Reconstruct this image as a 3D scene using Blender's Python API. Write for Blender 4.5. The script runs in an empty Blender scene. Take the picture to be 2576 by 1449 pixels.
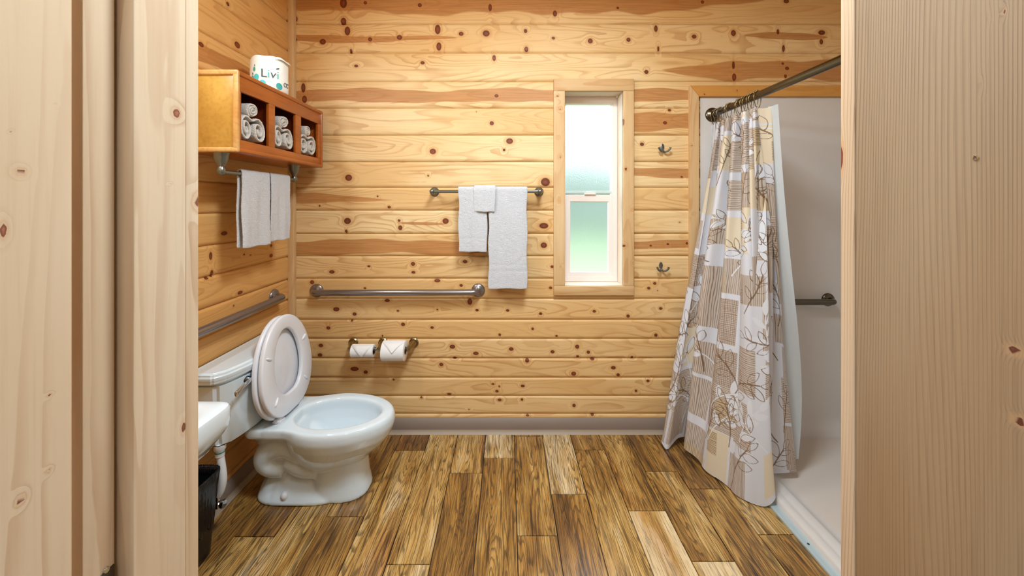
import bpy, bmesh, math, random
import numpy as np
from mathutils import Vector, Matrix
random.seed(7)
PI = math.pi
sc = bpy.context.scene
COL = sc.collection

# ------------------------------------------------------------------ camera
F = 945.0; CX = 1276.0; CY = 510.0; H = 1.284      # focal length (px), horizon, eye height (m)
YB = 2.10                                          # back wall distance
XL = -1.209                                        # left wall
XR = 2.15                                          # right wall
ZC = 2.50                                          # ceiling
cd = bpy.data.cameras.new('camera'); cam = bpy.data.objects.new('camera', cd); COL.objects.link(cam)
cam.location = (0, 0, H); cam.rotation_euler = (PI / 2, 0, 0)
cd.sensor_fit = 'HORIZONTAL'; cd.sensor_width = 36; cd.lens = 36 * F / 2576
cd.shift_x = (1288 - CX) / 2576; cd.shift_y = -(724.5 - CY) / 2576
cd.clip_start = 0.02
sc.camera = cam

# ------------------------------------------------------------------ world, lights, exposure
sc.view_settings.view_transform = 'Standard'; sc.view_settings.look = 'None'
sc.view_settings.gamma = 1; sc.view_settings.use_curve_mapping = False
sc.view_settings.exposure = 0.27
w = bpy.data.worlds.new('overcast_sky'); sc.world = w; w.use_nodes = True
bg = w.node_tree.nodes['Background']; bg.inputs[0].default_value = (0.84, 0.94, 1.0, 1); bg.inputs[1].default_value = 8.0

def area(name, loc, rot, sx, sy, power, color, shape='RECTANGLE', spread=PI):
    l = bpy.data.lights.new(name, 'AREA'); l.shape = shape; l.size = sx
    if shape in ('RECTANGLE', 'ELLIPSE'): l.size_y = sy
    l.energy = power; l.color = color; l.spread = spread
    o = bpy.data.objects.new(name, l); COL.objects.link(o); o.location = loc; o.rotation_euler = rot
    return o
area('ceiling_lamp_light', (0.20, 0.88, 2.47), (0, 0, 0), 0.45, 0.45, 33, (0.76, 0.91, 1.0), 'DISK')
area('vanity_lamp_light', (-1.10, 0.98, 2.08), (0, math.radians(-68), 0), 0.10, 0.5, 12, (0.80, 0.93, 1.0))
area('hall_lamp_light', (-0.25, -0.75, 2.42), (math.radians(14), 0, 0), 0.6, 0.6, 17, (0.80, 0.93, 1.0))

# ------------------------------------------------------------------ helpers
def lin(c):
    c = [v / 255 for v in c]
    return tuple(v / 12.92 if v <= .04045 else ((v + .055) / 1.055) ** 2.4 for v in c)
def rgb(*c): return (*lin(c), 1)
def P(px, py, Y): return Vector(((px - CX) * Y / F, Y, H - (py - CY) * Y / F))

class NT:
    """small node-tree writer"""
    def __init__(s, name):
        s.m = bpy.data.materials.new(name); s.m.use_nodes = True; s.t = s.m.node_tree
        s.t.nodes.clear()
        s.out = s.t.nodes.new('ShaderNodeOutputMaterial')
    def n(s, typ, **kw):
        o = s.t.nodes.new('ShaderNode' + typ)
        for k, v in kw.items(): setattr(o, k, v)
        return o
    def put(s, sock, v):
        if v is None: return
        if hasattr(v, 'is_linked') or hasattr(v, 'links'): s.t.links.new(v, sock)
        else:
            try: sock.default_value = v
            except Exception: sock.default_value = (*v, 1) if len(v) == 3 else v[:3]
    def math(s, op, a, b=None, c=None, clamp=False):
        o = s.n('Math', operation=op, use_clamp=clamp)
        for i, v in enumerate((a, b, c)):
            if v is not None: s.put(o.inputs[i], v)
        return o.outputs[0]
    def mix(s, f, a, b, mode='MIX'):
        o = s.n('Mix', data_type='RGBA', blend_type=mode)
        s.put(o.inputs[0], f); s.put(o.inputs[6], a); s.put(o.inputs[7], b)
        return o.outputs[2]
    def ss(s, v, a, b):
        o = s.n('MapRange', interpolation_type='SMOOTHSTEP'); 
        s.put(o.inputs[0], v); s.put(o.inputs[1], a); s.put(o.inputs[2], b)
        return o.outputs[0]
    def attr(s, name, what=2):
        o = s.n('Attribute', attribute_name=name); return o.outputs[what]
    def xyz(s, v):
        o = s.n('SeparateXYZ'); s.put(o.inputs[0], v); return o.outputs
    def vec(s, x, y, z):
        o = s.n('CombineXYZ'); s.put(o.inputs[0], x); s.put(o.inputs[1], y); s.put(o.inputs[2], z); return o.outputs[0]
    def noise(s, v, scale=1, detail=2, rough=.5, dist=0):
        o = s.n('TexNoise'); s.put(o.inputs['Vector'], v); s.put(o.inputs['Scale'], scale)
        s.put(o.inputs['Detail'], detail); s.put(o.inputs['Roughness'], rough); s.put(o.inputs['Distortion'], dist)
        return o.outputs[0]
    def ramp(s, f, stops):
        o = s.n('ValToRGB'); e = o.color_ramp.elements
        while len(e) < len(stops): e.new(.5)
        for q, (p, c) in zip(e, stops): q.position = p; q.color = c
        s.put(o.inputs[0], f); return o.outputs[0]
    def bump(s, h, strength=.2, dist=.002):
        o = s.n('Bump'); o.inputs['Strength'].default_value = strength; o.inputs['Distance'].default_value = dist
        s.put(o.inputs['Height'], h); return o.outputs[0]
    def bsdf(s, color, rough=.5, metal=0, normal=None, **kw):
        o = s.n('BsdfPrincipled'); s.put(o.inputs['Base Color'], color); s.put(o.inputs['Roughness'], rough)
        s.put(o.inputs['Metallic'], metal)
        if normal is not None: s.put(o.inputs['Normal'], normal)
        for k, v in kw.items(): s.put(o.inputs[k.replace('_', ' ')], v)
        s.t.links.new(o.outputs[0], s.out.inputs[0]); return o

def pos(nt, kind='Object'): return nt.n('TexCoord').outputs[kind]

def plain(name, c, rough=.5, metal=0, noise_amt=.04, nscale=8, bump=0, bscale=300, **kw):
    t = NT(name); p = pos(t)
    n = t.noise(p, nscale, 3)
    f = t.math('MULTIPLY', t.math('SUBTRACT', n, .5), noise_amt * 4)
    col = t.mix(t.math('ADD', f, .5, clamp=True), tuple(v * (1 - noise_amt) for v in c[:3]) + (1,), tuple(min(1, v * (1 + noise_amt)) for v in c[:3]) + (1,))
    nm = t.bump(t.noise(p, bscale, 2), bump, .002) if bump else None
    t.bsdf(col, rough, metal, nm, **kw)
    return t.m

def pine(name, light, mid, line, rough=.46, lines=17., lfac=.5, fine=.35, halo=rgb(196, 128, 62), heartc=rgb(186, 122, 64), knotc=rgb(88, 34, 14), stretch=(1.0, 7.0), finef=150., straight=0.):
    t = NT(name)
    g = t.xyz(t.attr('guv', 1)); U, V, S = g[0], g[1], g[2]
    k = t.attr('knot'); d = t.math('MULTIPLY', t.math('SUBTRACT', 1., k), 4.)
    low = t.noise(t.vec(t.math('MULTIPLY', U, stretch[0]), t.math('MULTIPLY', V, stretch[1]), t.math('MULTIPLY', S, 13.7)), 1, 1.5, .45)
    wob = t.noise(t.vec(t.math('MULTIPLY', U, 9.), t.math('MULTIPLY', V, 30.), S), 1, 2)
    m = t.math('ADD', t.math('MULTIPLY', low, lines), t.math('MULTIPLY', t.math('POWER', k, 2.2), 3.))
    if straight: m = t.math('ADD', m, t.math('MULTIPLY', V, straight))
    m = t.math('ADD', m, t.math('MULTIPLY', wob, .35))
    fr = t.math('FRACT', m)
    ln = t.math('MULTIPLY', t.ss(fr, .5, .92), t.ss(fr, 1., .95))
    amt = t.ss(t.noise(t.vec(t.math('MULTIPLY', U, 1.7), t.math('MULTIPLY', V, 9.), t.math('ADD', S, 40.)), 1, 2), .35, .7)
    fn = t.noise(t.vec(t.math('MULTIPLY', U, 5.), t.math('MULTIPLY', V, finef), S), 1, 3, .6)
    broad = t.noise(t.vec(t.math('MULTIPLY', U, 1.2), t.math('MULTIPLY', V, 3.), t.math('ADD', S, 9.)), 1, 2)
    col = t.mix(t.ss(broad, .3, .75), light, mid)
    col = t.mix(t.attr('tint'), col, mid)
    hf = t.ss(t.math('ADD', t.attr('heart'), t.math('MULTIPLY', t.math('SUBTRACT', wob, .5), .12)), .0, .16)
    hc = t.mix(t.ss(t.math('MULTIPLY', fn, 1.), .35, .7), heartc, tuple(v * .72 for v in heartc[:3]) + (1,))
    col = t.mix(t.math('MULTIPLY', hf, .82), col, hc)
    col = t.mix(t.math('MULTIPLY', ln, t.math('MULTIPLY', t.math('ADD', t.math('MULTIPLY', amt, .75), .25), lfac)), col, line)
    col = t.mix(t.math('MULTIPLY', t.ss(fn, .45, .8), fine * .6), col, line)
    hal = t.math('MULTIPLY', t.ss(d, 2.1, .9), .42)
    col = t.mix(hal, col, halo)
    ring = t.math('MULTIPLY', t.ss(d, .98, .78), .95)
    kc = t.mix(t.ss(t.math('ADD', d, t.math('MULTIPLY', t.math('SUBTRACT', wob, .5), .8)), .2, .75), tuple(min(1, v * 2.4) for v in knotc[:3]) + (1,), knotc)
    col = t.mix(ring, col, kc)
    nm = t.bump(t.math('SUBTRACT', t.math('MULTIPLY', fn, .5), t.math('MULTIPLY', ln, .5)), .12, .001)
    t.bsdf(col, t.math('ADD', rough, t.math('MULTIPLY', fn, .1)), 0, nm, Specular_IOR_Level=.35)
    return t.m

LINE = rgb(176, 112, 52)
M = {}
M['pine'] = pine('pine_boards', rgb(234, 205, 156), rgb(220, 177, 118), LINE)
M['pine_left'] = pine('pine_boards_shaded_side', rgb(234, 196, 134), rgb(214, 158, 92), LINE, lines=18)  # oranger copy of the wall pine, left wall's shade put into the colour
M['pine_trim'] = pine('pine_trim', rgb(218, 186, 142), rgb(204, 164, 114), LINE, lfac=.35, lines=9)
M['pine_white'] = pine('pale_reveal_pine', rgb(238, 222, 206), rgb(230, 208, 186), rgb(205, 165, 130), lfac=.3, lines=9)
M['pine_orange'] = pine('pine_trim_varnished', rgb(214, 160, 88), rgb(200, 138, 66), LINE, lfac=.35, lines=9)
M['jamb'] = pine('bare_pine_jamb', rgb(222, 198, 170), rgb(212, 176, 136), rgb(172, 122, 78), .5, 7, .45, .25, stretch=(.8, 14.), halo=rgb(205, 160, 120), knotc=rgb(120, 66, 48))
M['fir'] = pine('fir_board', rgb(156, 130, 102), rgb(144, 106, 64), rgb(90, 64, 42), .5, 16, .5, .5, stretch=(.5, 9.), halo=rgb(184, 140, 100), knotc=rgb(84, 36, 22), finef=420., straight=230.)  # fir grain; the dimmer light on this side is darkened into the base
M['fir_edge'] = pine('fir_edge', rgb(210, 186, 160), rgb(200, 168, 134), rgb(140, 98, 68), .5, 12, .6, .3, stretch=(1.2, 10.), straight=160.)
M['groove'] = plain('subfloor_dark', rgb(52, 34, 20), .8)
M['ceramic'] = plain('white_porcelain', rgb(218, 230, 238), .08, 0, .008, Coat_Weight=.5, Coat_Roughness=.04)
M['seat'] = plain('white_seat_plastic', rgb(226, 228, 236), .22, 0, .008)
M['vinylwhite'] = plain('white_vinyl', rgb(238, 226, 220), .4, 0, .01)
M['sashgrey'] = plain('grey_green_sash', rgb(196, 212, 208), .4, 0, .01)
M['nickel'] = plain('brushed_nickel', rgb(126, 130, 126), .28, .85, .05, 60)
M['steel'] = plain('brushed_steel', rgb(142, 136, 136), .26, .8, .05, 60)
M['brass'] = plain('aged_brass', rgb(150, 132, 96), .3, 1, .08, 60)
M['chrome'] = plain('chrome', rgb(200, 205, 210), .08, 1, .02)
M['darkchrome'] = plain('dark_chrome', rgb(120, 135, 145), .15, 1, .02)
M['bronze'] = plain('rod_bronze', rgb(100, 92, 78), .24, 1, .06, 40)
M['screw'] = plain('screw_hole_dark', rgb(38, 40, 44), .5)
M['cove'] = plain('taupe_cove_vinyl', rgb(128, 110, 98), .5, 0, .03)
M['covelip'] = plain('pale_cove_toe', rgb(158, 140, 122), .5, 0, .03)
M['stall'] = plain('white_fibreglass', rgb(214, 208, 204), .3, 0, .012, 3)
M['stallfloor'] = plain('stall_floor_fibreglass', rgb(214, 202, 192), .42, 0, .012, 3)
M['alu'] = plain('aluminium_strip', rgb(196, 214, 220), .38, .35, .03, 40)
M['black'] = plain('black_plastic', rgb(16, 17, 20), .25, 0, .05)
M['bag'] = plain('black_bin_liner', rgb(14, 16, 20), .16, 0, .05, 8, .6, 40)
M['pipe'] = plain('white_pipe_cover', rgb(225, 228, 232), .5, 0, .01)
M['teal'] = plain('teal_band', rgb(20, 140, 130), .5)
M['tealprint'] = plain('teal_print', rgb(70, 190, 196), .6)
M['tealdark'] = plain('dark_teal_print', rgb(50, 160, 156), .6)
M['ink'] = plain('grey_ink', rgb(66, 80, 88), .6)
M['inklight'] = plain('pale_ink', rgb(150, 205, 205), .6)
M['paper'] = plain('tissue_paper', rgb(236, 234, 234), .9, 0, .01, 8, .25, 500)
M['wrap'] = plain('paper_wrapper', rgb(240, 240, 238), .5, 0, .01, 8, .5, 45)
M['card'] = plain('cardboard_core', rgb(120, 90, 66), .8)
M['hallwall'] = plain('hall_paint', rgb(225, 215, 200), .7)
M['hall'] = plain('hall_floor', rgb(150, 125, 100), .6)

def cab_wood(name, a, b, c, rough=.3):
    t = NT(name); p = t.xyz(pos(t)); 
    n = t.noise(t.vec(t.math('MULTIPLY', p[0], 9.), t.math('MULTIPLY', p[1], 4.), t.math('MULTIPLY', p[2], 9.)), 1, 3)
    f = t.noise(t.vec(t.math('MULTIPLY', p[0], 70.), t.math('MULTIPLY', p[1], 8.), t.math('MULTIPLY', p[2], 70.)), 1, 3)
    col = t.mix(t.ss(n, .3, .7), a, b); col = t.mix(t.math('MULTIPLY', t.ss(f, .4, .8), .4), col, c)
    t.bsdf(col, rough, 0, t.bump(f, .06, .001), Coat_Weight=.3, Coat_Roughness=.2); return t.m
M['cabfront'] = cab_wood('amber_frame_shaded', rgb(172, 90, 26), rgb(152, 76, 20), rgb(112, 50, 12))  # dark copy of the cabinet wood, shade on the front painted in
M['cabedge'] = cab_wood('amber_moulding_lit', rgb(212, 166, 104), rgb(194, 138, 74), rgb(146, 90, 40))  # pale copy of the cabinet wood, light on the near mouldings painted in
M['cabend'] = cab_wood('amber_end_panel_lit', rgb(196, 150, 70), rgb(178, 130, 52), rgb(146, 98, 36))  # yellow copy of the cabinet wood, light on the near end painted in
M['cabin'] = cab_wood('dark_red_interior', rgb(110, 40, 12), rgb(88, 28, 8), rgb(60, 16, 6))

def terry(name, c):
    t = NT(name); p = pos(t)
    v = t.noise(p, 320, 3, .65); v2 = t.noise(p, 60, 2)
    col = t.mix(t.ss(v, .3, .7), tuple(x * .92 for x in c[:3]) + (1,), c)
    t.bsdf(col, .95, 0, t.bump(t.math('ADD', v, t.math('MULTIPLY', v2, .5)), 1., .008), Sheen_Weight=.3)
    return t.m
M['terry'] = terry('white_terry', rgb(240, 241, 248))
M['terrywarm'] = terry('cream_white_terry', rgb(244, 238, 232))

def floor_mat():
    t = NT('distressed_plank_floor')
    g = t.xyz(t.attr('guv', 1)); U, V, S = g[0], g[1], g[2]; tone = t.attr('tint')
    S9 = t.math('MULTIPLY', S, 17.3)
    low = t.noise(t.vec(t.math('MULTIPLY', U, .9), t.math('MULTIPLY', V, 11.), S9), 1, 2, .5, .2)
    str1 = t.noise(t.vec(t.math('MULTIPLY', U, 3.4), t.math('MULTIPLY', V, 95.), S9), 1, 5, .7, .25)
    fine = t.noise(t.vec(t.math('MULTIPLY', U, 10.), t.math('MULTIPLY', V, 300.), S9), 1, 3, .65, .2)
    blot = t.noise(t.vec(t.math('MULTIPLY', U, 2.2), t.math('MULTIPLY', V, 12.), t.math('ADD', S9, 5.)), 1, 5, .62, .5)
    fr = t.math('FRACT', t.math('ADD', t.math('MULTIPLY', low, 30.), t.math('MULTIPLY', str1, 1.)))
    ln = t.math('MULTIPLY', t.ss(fr, .5, .85), t.ss(fr, 1., .93))
    base = t.ramp(t.math('ADD', t.math('MULTIPLY', t.math('SUBTRACT', blot, .5), 1.7), t.math('ADD', t.math('MULTIPLY', tone, .80), .18), clamp=True),
                  [(.0, rgb(92, 62, 30)), (.25, rgb(136, 94, 44)), (.5, rgb(176, 128, 62)), (.75, rgb(208, 166, 98)), (1., rgb(230, 202, 158))])
    red = t.noise(t.vec(t.math('MULTIPLY', U, .9), t.math('MULTIPLY', V, 5.), t.math('ADD', S9, 50.)), 1, 1)
    base = t.mix(t.math('MULTIPLY', t.ss(red, .52, .75), .4), base, rgb(164, 92, 40))
    dk = t.math('MULTIPLY', t.ss(str1, .50, .62), t.math('ADD', .30, t.math('MULTIPLY', t.ss(blot, .62, .38), .62)))
    weak = t.ss(tone, 1.02, .8)
    col = t.mix(t.math('MULTIPLY', dk, weak), base, rgb(44, 30, 20))
    col = t.mix(t.math('MULTIPLY', t.math('MULTIPLY', ln, .62), weak), col, rgb(46, 32, 22))
    col = t.mix(t.math('MULTIPLY', t.ss(fine, .48, .62), .55), col, rgb(56, 40, 28))
    nm = t.bump(t.math('SUBTRACT', 1., t.math('ADD', t.math('MULTIPLY', str1, .6), t.math('MULTIPLY', fine, .6))), .22, .0015)
    t.bsdf(col, t.math('ADD', .19, t.math('MULTIPLY', fine, .2)), 0, nm, Specular_IOR_Level=.8)
    return t.m
M['floor'] = floor_mat()

def glass_mat():
    t = NT('frosted_glass')
    p = pos(t); nm = t.bump(t.noise(p, 170, 2), .35, .002)
    o = t.n('BsdfGlass'); o.inputs['Color'].default_value = (.97, 1, .99, 1); o.inputs['Roughness'].default_value = .30; o.inputs['IOR'].default_value = 1.45
    t.t.links.new(nm, o.inputs['Normal']); t.t.links.new(o.outputs[0], t.out.inputs[0]); return t.m
M['glass'] = glass_mat()

def curtain_mat():
    t = NT('printed_curtain_fabric')
    g = t.xyz(t.attr('guv', 1)); s, v, _ = g[0], g[1], g[2]
    pt = t.xyz(t.attr('patch', 1)); hh, vv, cr = pt[0], pt[1], pt[2]
    white = rgb(226, 225, 232)
    col = t.mix(cr, white, rgb(232, 216, 190))
    tan = rgb(196, 168, 130)
    col = t.mix(t.math('MULTIPLY', t.math('MAXIMUM', hh, vv), .55), col, tan)
    wh = t.noise(t.vec(t.math('MULTIPLY', s, 7.), t.math('MULTIPLY', v, 34.), 0.), 1, 3)
    h1 = t.math('FRACT', t.math('ADD', t.math('MULTIPLY', v, 125.), t.math('MULTIPLY', wh, 2.4)))
    wv = t.noise(t.vec(t.math('MULTIPLY', s, 34.), t.math('MULTIPLY', v, 5.), 3.), 1, 3)
    v1 = t.math('FRACT', t.math('ADD', t.math('MULTIPLY', s, 125.), t.math('MULTIPLY', wv, 2.4)))
    hl = t.math('MULTIPLY', t.math('MULTIPLY', t.ss(h1, .5, .68), t.ss(h1, 1., .85)), hh)
    vl = t.math('MULTIPLY', t.math('MULTIPLY', t.ss(v1, .5, .68), t.ss(v1, 1., .85)), vv)
    br = rgb(132, 92, 52)
    col = t.mix(t.math('MULTIPLY', t.math('MAXIMUM', hl, vl), .72), col, br)
    col = t.mix(t.ss(t.attr('fill'), -.0008, .0008), col, rgb(232, 232, 238))
    col = t.mix(t.math('MULTIPLY', t.ss(t.attr('outl'), .0022, .0011), .85), col, rgb(118, 82, 46))
    wv2 = t.noise(t.vec(t.math('MULTIPLY', s, 900.), t.math('MULTIPLY', v, 900.), 0.), 1, 1)
    nm = t.bump(wv2, .1, .0005)
    b = t.bsdf(col, .85, 0, nm)
    tr = t.n('BsdfTranslucent'); t.put(tr.inputs[0], col)
    mx = t.n('MixShader'); mx.inputs[0].default_value = .25
    t.t.links.new(b.outputs[0], mx.inputs[1]); t.t.links.new(tr.outputs[0], mx.inputs[2]); t.t.links.new(mx.outputs[0], t.out.inputs[0])
    return t.m
M['curtain'] = curtain_mat()
def liner_mat():
    t = NT('white_liner_fabric'); p = pos(t)
    b = t.bsdf(t.mix(t.noise(p, 30, 2), rgb(214, 220, 224), rgb(222, 226, 230)), .7)
    tr = t.n('BsdfTranslucent'); tr.inputs[0].default_value = rgb(220, 226, 230)
    mx = t.n('MixShader'); mx.inputs[0].default_value = .35
    t.t.links.new(b.outputs[0], mx.inputs[1]); t.t.links.new(tr.outputs[0], mx.inputs[2]); t.t.links.new(mx.outputs[0], t.out.inputs[0])
    return t.m
M['liner'] = liner_mat()

def link(o, parent=None):
    COL.objects.link(o)
    if parent is not None: o.parent = parent
    return o
def mesh_obj(name, verts, faces, mat, parent=None, smooth=False):
    me = bpy.data.meshes.new(name)
    if isinstance(verts, np.ndarray) and isinstance(faces, np.ndarray):
        nv, nf, k = len(verts), len(faces), faces.shape[1]
        me.vertices.add(nv); me.vertices.foreach_set('co', verts.astype(np.float32).ravel())
        me.loops.add(nf * k); me.loops.foreach_set('vertex_index', faces.astype(np.int32).ravel())
        me.polygons.add(nf); me.polygons.foreach_set('loop_start', np.arange(0, nf * k, k, dtype=np.int32))
        me.update(calc_edges=True); me.validate()
    else:
        me.from_pydata([tuple(v) for v in verts], [], faces); me.update()
    if smooth: me.polygons.foreach_set('use_smooth', [True] * len(me.polygons))
    me.materials.append(mat)
    return link(bpy.data.objects.new(name, me), parent)
def bm_obj(name, bm, mat, parent=None, smooth=False, auto=None):
    me = bpy.data.meshes.new(name); bmesh.ops.recalc_face_normals(bm, faces=bm.faces); bm.to_mesh(me); bm.free()
    if smooth: me.polygons.foreach_set('use_smooth', [True] * len(me.polygons))
    me.materials.append(mat); o = link(bpy.data.objects.new(name, me), parent)
    if auto: sharp(me, auto)
    return o
def sharp(me, deg=40):
    bm = bmesh.new(); bm.from_mesh(me)
    for f in bm.faces: f.smooth = True
    for e in bm.edges:
        if len(e.link_faces) == 2 and e.calc_face_angle(0) > math.radians(deg): e.smooth = False
    bm.to_mesh(me); bm.free()
def tag(o, label, cat, group=None):
    o['label'] = label; o['category'] = cat
    if group: o['group'] = group
    return o
def struct(o): o['kind'] = 'structure'; return o
def thing(name, loc, label, cat, group=None):
    o = bpy.data.objects.new(name, None); o.empty_display_size = .05; COL.objects.link(o); o.location = loc
    bpy.context.view_layer.update(); return tag(o, label, cat, group)
def setpar(o, parent):
    """parent while keeping world coordinates (parents carry only a location)"""
    o.parent = parent; o.matrix_parent_inverse = Matrix.Translation(-parent_world(parent))
    return o
def parent_world(p):
    v = Vector(p.location)
    return v
def box_bm(bm, x0, x1, y0, y1, z0, z1, bevel=0, seg=2):
    r = bmesh.ops.create_cube(bm, size=1); vs = r['verts']
    for v in vs: v.co = Vector(((x0 + x1) / 2 + v.co.x * (x1 - x0), (y0 + y1) / 2 + v.co.y * (y1 - y0), (z0 + z1) / 2 + v.co.z * (z1 - z0)))
    if bevel:
        es = list({e for v in vs for e in v.link_edges})
        bmesh.ops.bevel(bm, geom=es, offset=bevel, segments=seg, affect='EDGES', profile=.5)
def box(name, x0, x1, y0, y1, z0, z1, mat, parent=None, bevel=.002, seg=2):
    bm = bmesh.new(); box_bm(bm, x0, x1, y0, y1, z0, z1, bevel, seg)
    return bm_obj(name, bm, mat, parent, auto=35)
def tube_data(path, r, n=16, closed=False, cap=True):
    """swept tube; r scalar or per point"""
    path = [Vector(p) for p in path]; m = len(path)
    rs = r if hasattr(r, '__len__') else [r] * m
    T = []
    for i in range(m):
        a = path[(i - 1) % m] if (closed or i > 0) else path[i]; b = path[(i + 1) % m] if (closed or i < m - 1) else path[i]
        T.append((b - a).normalized())
    up = Vector((0, 0, 1)) if abs(T[0].z) < .9 else Vector((1, 0, 0))
    nrm = (up - T[0] * up.dot(T[0])).normalized(); V = []; Fc = []
    for i in range(m):
        nrm = (nrm - T[i] * nrm.dot(T[i])).normalized(); bi = T[i].cross(nrm)
        for j in range(n):
            a = 2 * PI * j / n; V.append(path[i] + (nrm * math.cos(a) + bi * math.sin(a)) * rs[i])
    for i in range(m if closed else m - 1):
        for j in range(n):
            k = (i + 1) % m
            Fc.append((i * n + j, i * n + (j + 1) % n, k * n + (j + 1) % n, k * n + j))
    if cap and not closed: Fc.append(tuple(range(n - 1, -1, -1))); Fc.append(tuple((m - 1) * n + j for j in range(n)))
    return V, Fc
def tube(name, path, r, mat, parent=None, n=16, closed=False):
    V, Fc = tube_data(path, r, n, closed); o = mesh_obj(name, V, Fc, mat, parent); sharp(o.data, 50); return o
def tube_bm(bm, path, r, n=16, closed=False):
    V, Fc = tube_data(path, r, n, closed); vs = [bm.verts.new(v) for v in V]
    for f in Fc: bm.faces.new([vs[i] for i in f])
def lathe_bm(bm, prof, org, axis, n=28):
    """prof: list of (r, h) along axis from org"""
    a = Vector(axis).normalized(); up = Vector((0, 0, 1)) if abs(a.z) < .9 else Vector((1, 0, 0))
    e1 = (up - a * up.dot(a)).normalized(); e2 = a.cross(e1); org = Vector(org); rows = []
    for r, h in prof:
        if r < 1e-6: rows.append([bm.verts.new(org + a * h)])
        else: rows.append([bm.verts.new(org + a * h + (e1 * math.cos(2 * PI * j / n) + e2 * math.sin(2 * PI * j / n)) * r) for j in range(n)])
    for A, B in zip(rows, rows[1:]):
        for j in range(n):
            q = (j + 1) % n
            if len(A) == 1 and len(B) == 1: continue
            if len(A) == 1: bm.faces.new((A[0], B[q], B[j]))
            elif len(B) == 1: bm.faces.new((A[j], A[q], B[0]))
            else: bm.faces.new((A[j], A[q], B[q], B[j]))
def lathe(name, prof, org, axis, mat, parent=None, n=28, auto=40):
    bm = bmesh.new(); lathe_bm(bm, prof, org, axis, n); return bm_obj(name, bm, mat, parent, auto=auto)
def curve(pts, n=8):
    """Catmull-Rom through points"""
    pts = [Vector(p) for p in pts]; out = []
    for i in range(len(pts) - 1):
        p0 = pts[max(i - 1, 0)]; p1 = pts[i]; p2 = pts[i + 1]; p3 = pts[min(i + 2, len(pts) - 1)]
        for k in range(n):
            t = k / n; out.append(.5 * ((2 * p1) + (-p0 + p2) * t + (2 * p0 - 5 * p1 + 4 * p2 - p3) * t * t + (-p0 + 3 * p1 - 3 * p2 + p3) * t ** 3))
    out.append(pts[-1]); return out

# ---- wood boards: every face gridded, grain and knots carried as attributes
def fattr(me, name, arr, typ='FLOAT'):
    a = me.attributes.new(name, typ, 'POINT')
    if typ == 'FLOAT': a.data.foreach_set('value', np.asarray(arr, np.float32))
    else: a.data.foreach_set('vector', np.asarray(arr, np.float32).ravel())
def knot_field(U, V, knots):
    d = np.full(U.shape, 4.0)
    for k in knots:
        u, v, ru, rv = k[:4]; ang = k[4] if len(k) > 4 else 0
        du, dv = U - u, V - v
        if ang: c, s = math.cos(ang), math.sin(ang); du, dv = du * c + dv * s, -du * s + dv * c
        d = np.minimum(d, np.sqrt((du / ru) ** 2 + (dv / rv) ** 2))
    return 1 - d / 4
def grid_box(x0, x1, y0, y1, z0, z1, res):
    V = []; Fc = []
    L = [(x0, x1), (y0, y1), (z0, z1)]
    for ax in range(3):
        b, c = [i for i in range(3) if i != ax]
        nb = max(1, int(math.ceil((L[b][1] - L[b][0]) / res))); nc = max(1, int(math.ceil((L[c][1] - L[c][0]) / res)))
        bs = np.linspace(*L[b], nb + 1); cs = np.linspace(*L[c], nc + 1)
        for side in (0, 1):
            B, Cc = np.meshgrid(bs, cs, indexing='ij'); A = np.full(B.shape, L[ax][side])
            co = np.zeros(B.shape + (3,)); co[..., ax] = A; co[..., b] = B; co[..., c] = Cc
            off = sum(len(v) for v in V); V.append(co.reshape(-1, 3))
            i = np.arange(nb)[:, None] * (nc + 1) + np.arange(nc)[None, :] + off
            q = np.stack([i, i + nc + 1, i + nc + 2, i + 1], -1).reshape(-1, 4)
            flip = (side == 0) ^ (ax == 1)
            Fc.append(q[:, ::-1] if flip else q)
    return np.concatenate(V), np.concatenate(Fc)
SEED = [0]
def board(name, x0, x1, y0, y1, z0, z1, grain, mat, parent=None, knots=(), tint=0., res=.03, cross=None, bevel=.002):
    """a sawn board: grain axis 0/1/2, knots = (pos along grain, pos across, ru, rv) in world metres measured on axis `cross`"""
    SEED[0] += 1; sd = SEED[0] * 1.37
    V, Fc = grid_box(x0, x1, y0, y1, z0, z1, res)
    me = bpy.data.meshes.new(name)
    o = mesh_obj(name, V, Fc, mat, parent); me = o.data
    bm = bmesh.new(); bm.from_mesh(me); bmesh.ops.remove_doubles(bm, verts=bm.verts, dist=1e-5); bmesh.ops.recalc_face_normals(bm, faces=bm.faces)
    if bevel:
        es = [e for e in bm.edges if len(e.link_faces) == 2 and e.calc_face_angle(0) > 1]
        bmesh.ops.bevel(bm, geom=es, offset=bevel, segments=2, affect='EDGES', profile=.5)
    bm.to_mesh(me); bm.free(); sharp(me, 50)
    co = np.zeros(len(me.vertices) * 3, np.float32); me.vertices.foreach_get('co', co); co = co.reshape(-1, 3)
    others = [i for i in range(3) if i != grain]
    cr = cross if cross is not None else others[0]
    oth = [i for i in others if i != cr][0]
    U = co[:, grain]; Vv = co[:, cr] + co[:, oth] * .8
    fattr(me, 'guv', np.stack([U, Vv, np.full(len(U), sd)], 1), 'FLOAT_VECTOR')
    fattr(me, 'knot', knot_field(U, co[:, cr], knots) if len(knots) else np.zeros(len(U)))
    fattr(me, 'heart', np.full(len(U), -1.)); fattr(me, 'tint', np.full(len(U), tint))
    return o

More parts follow.
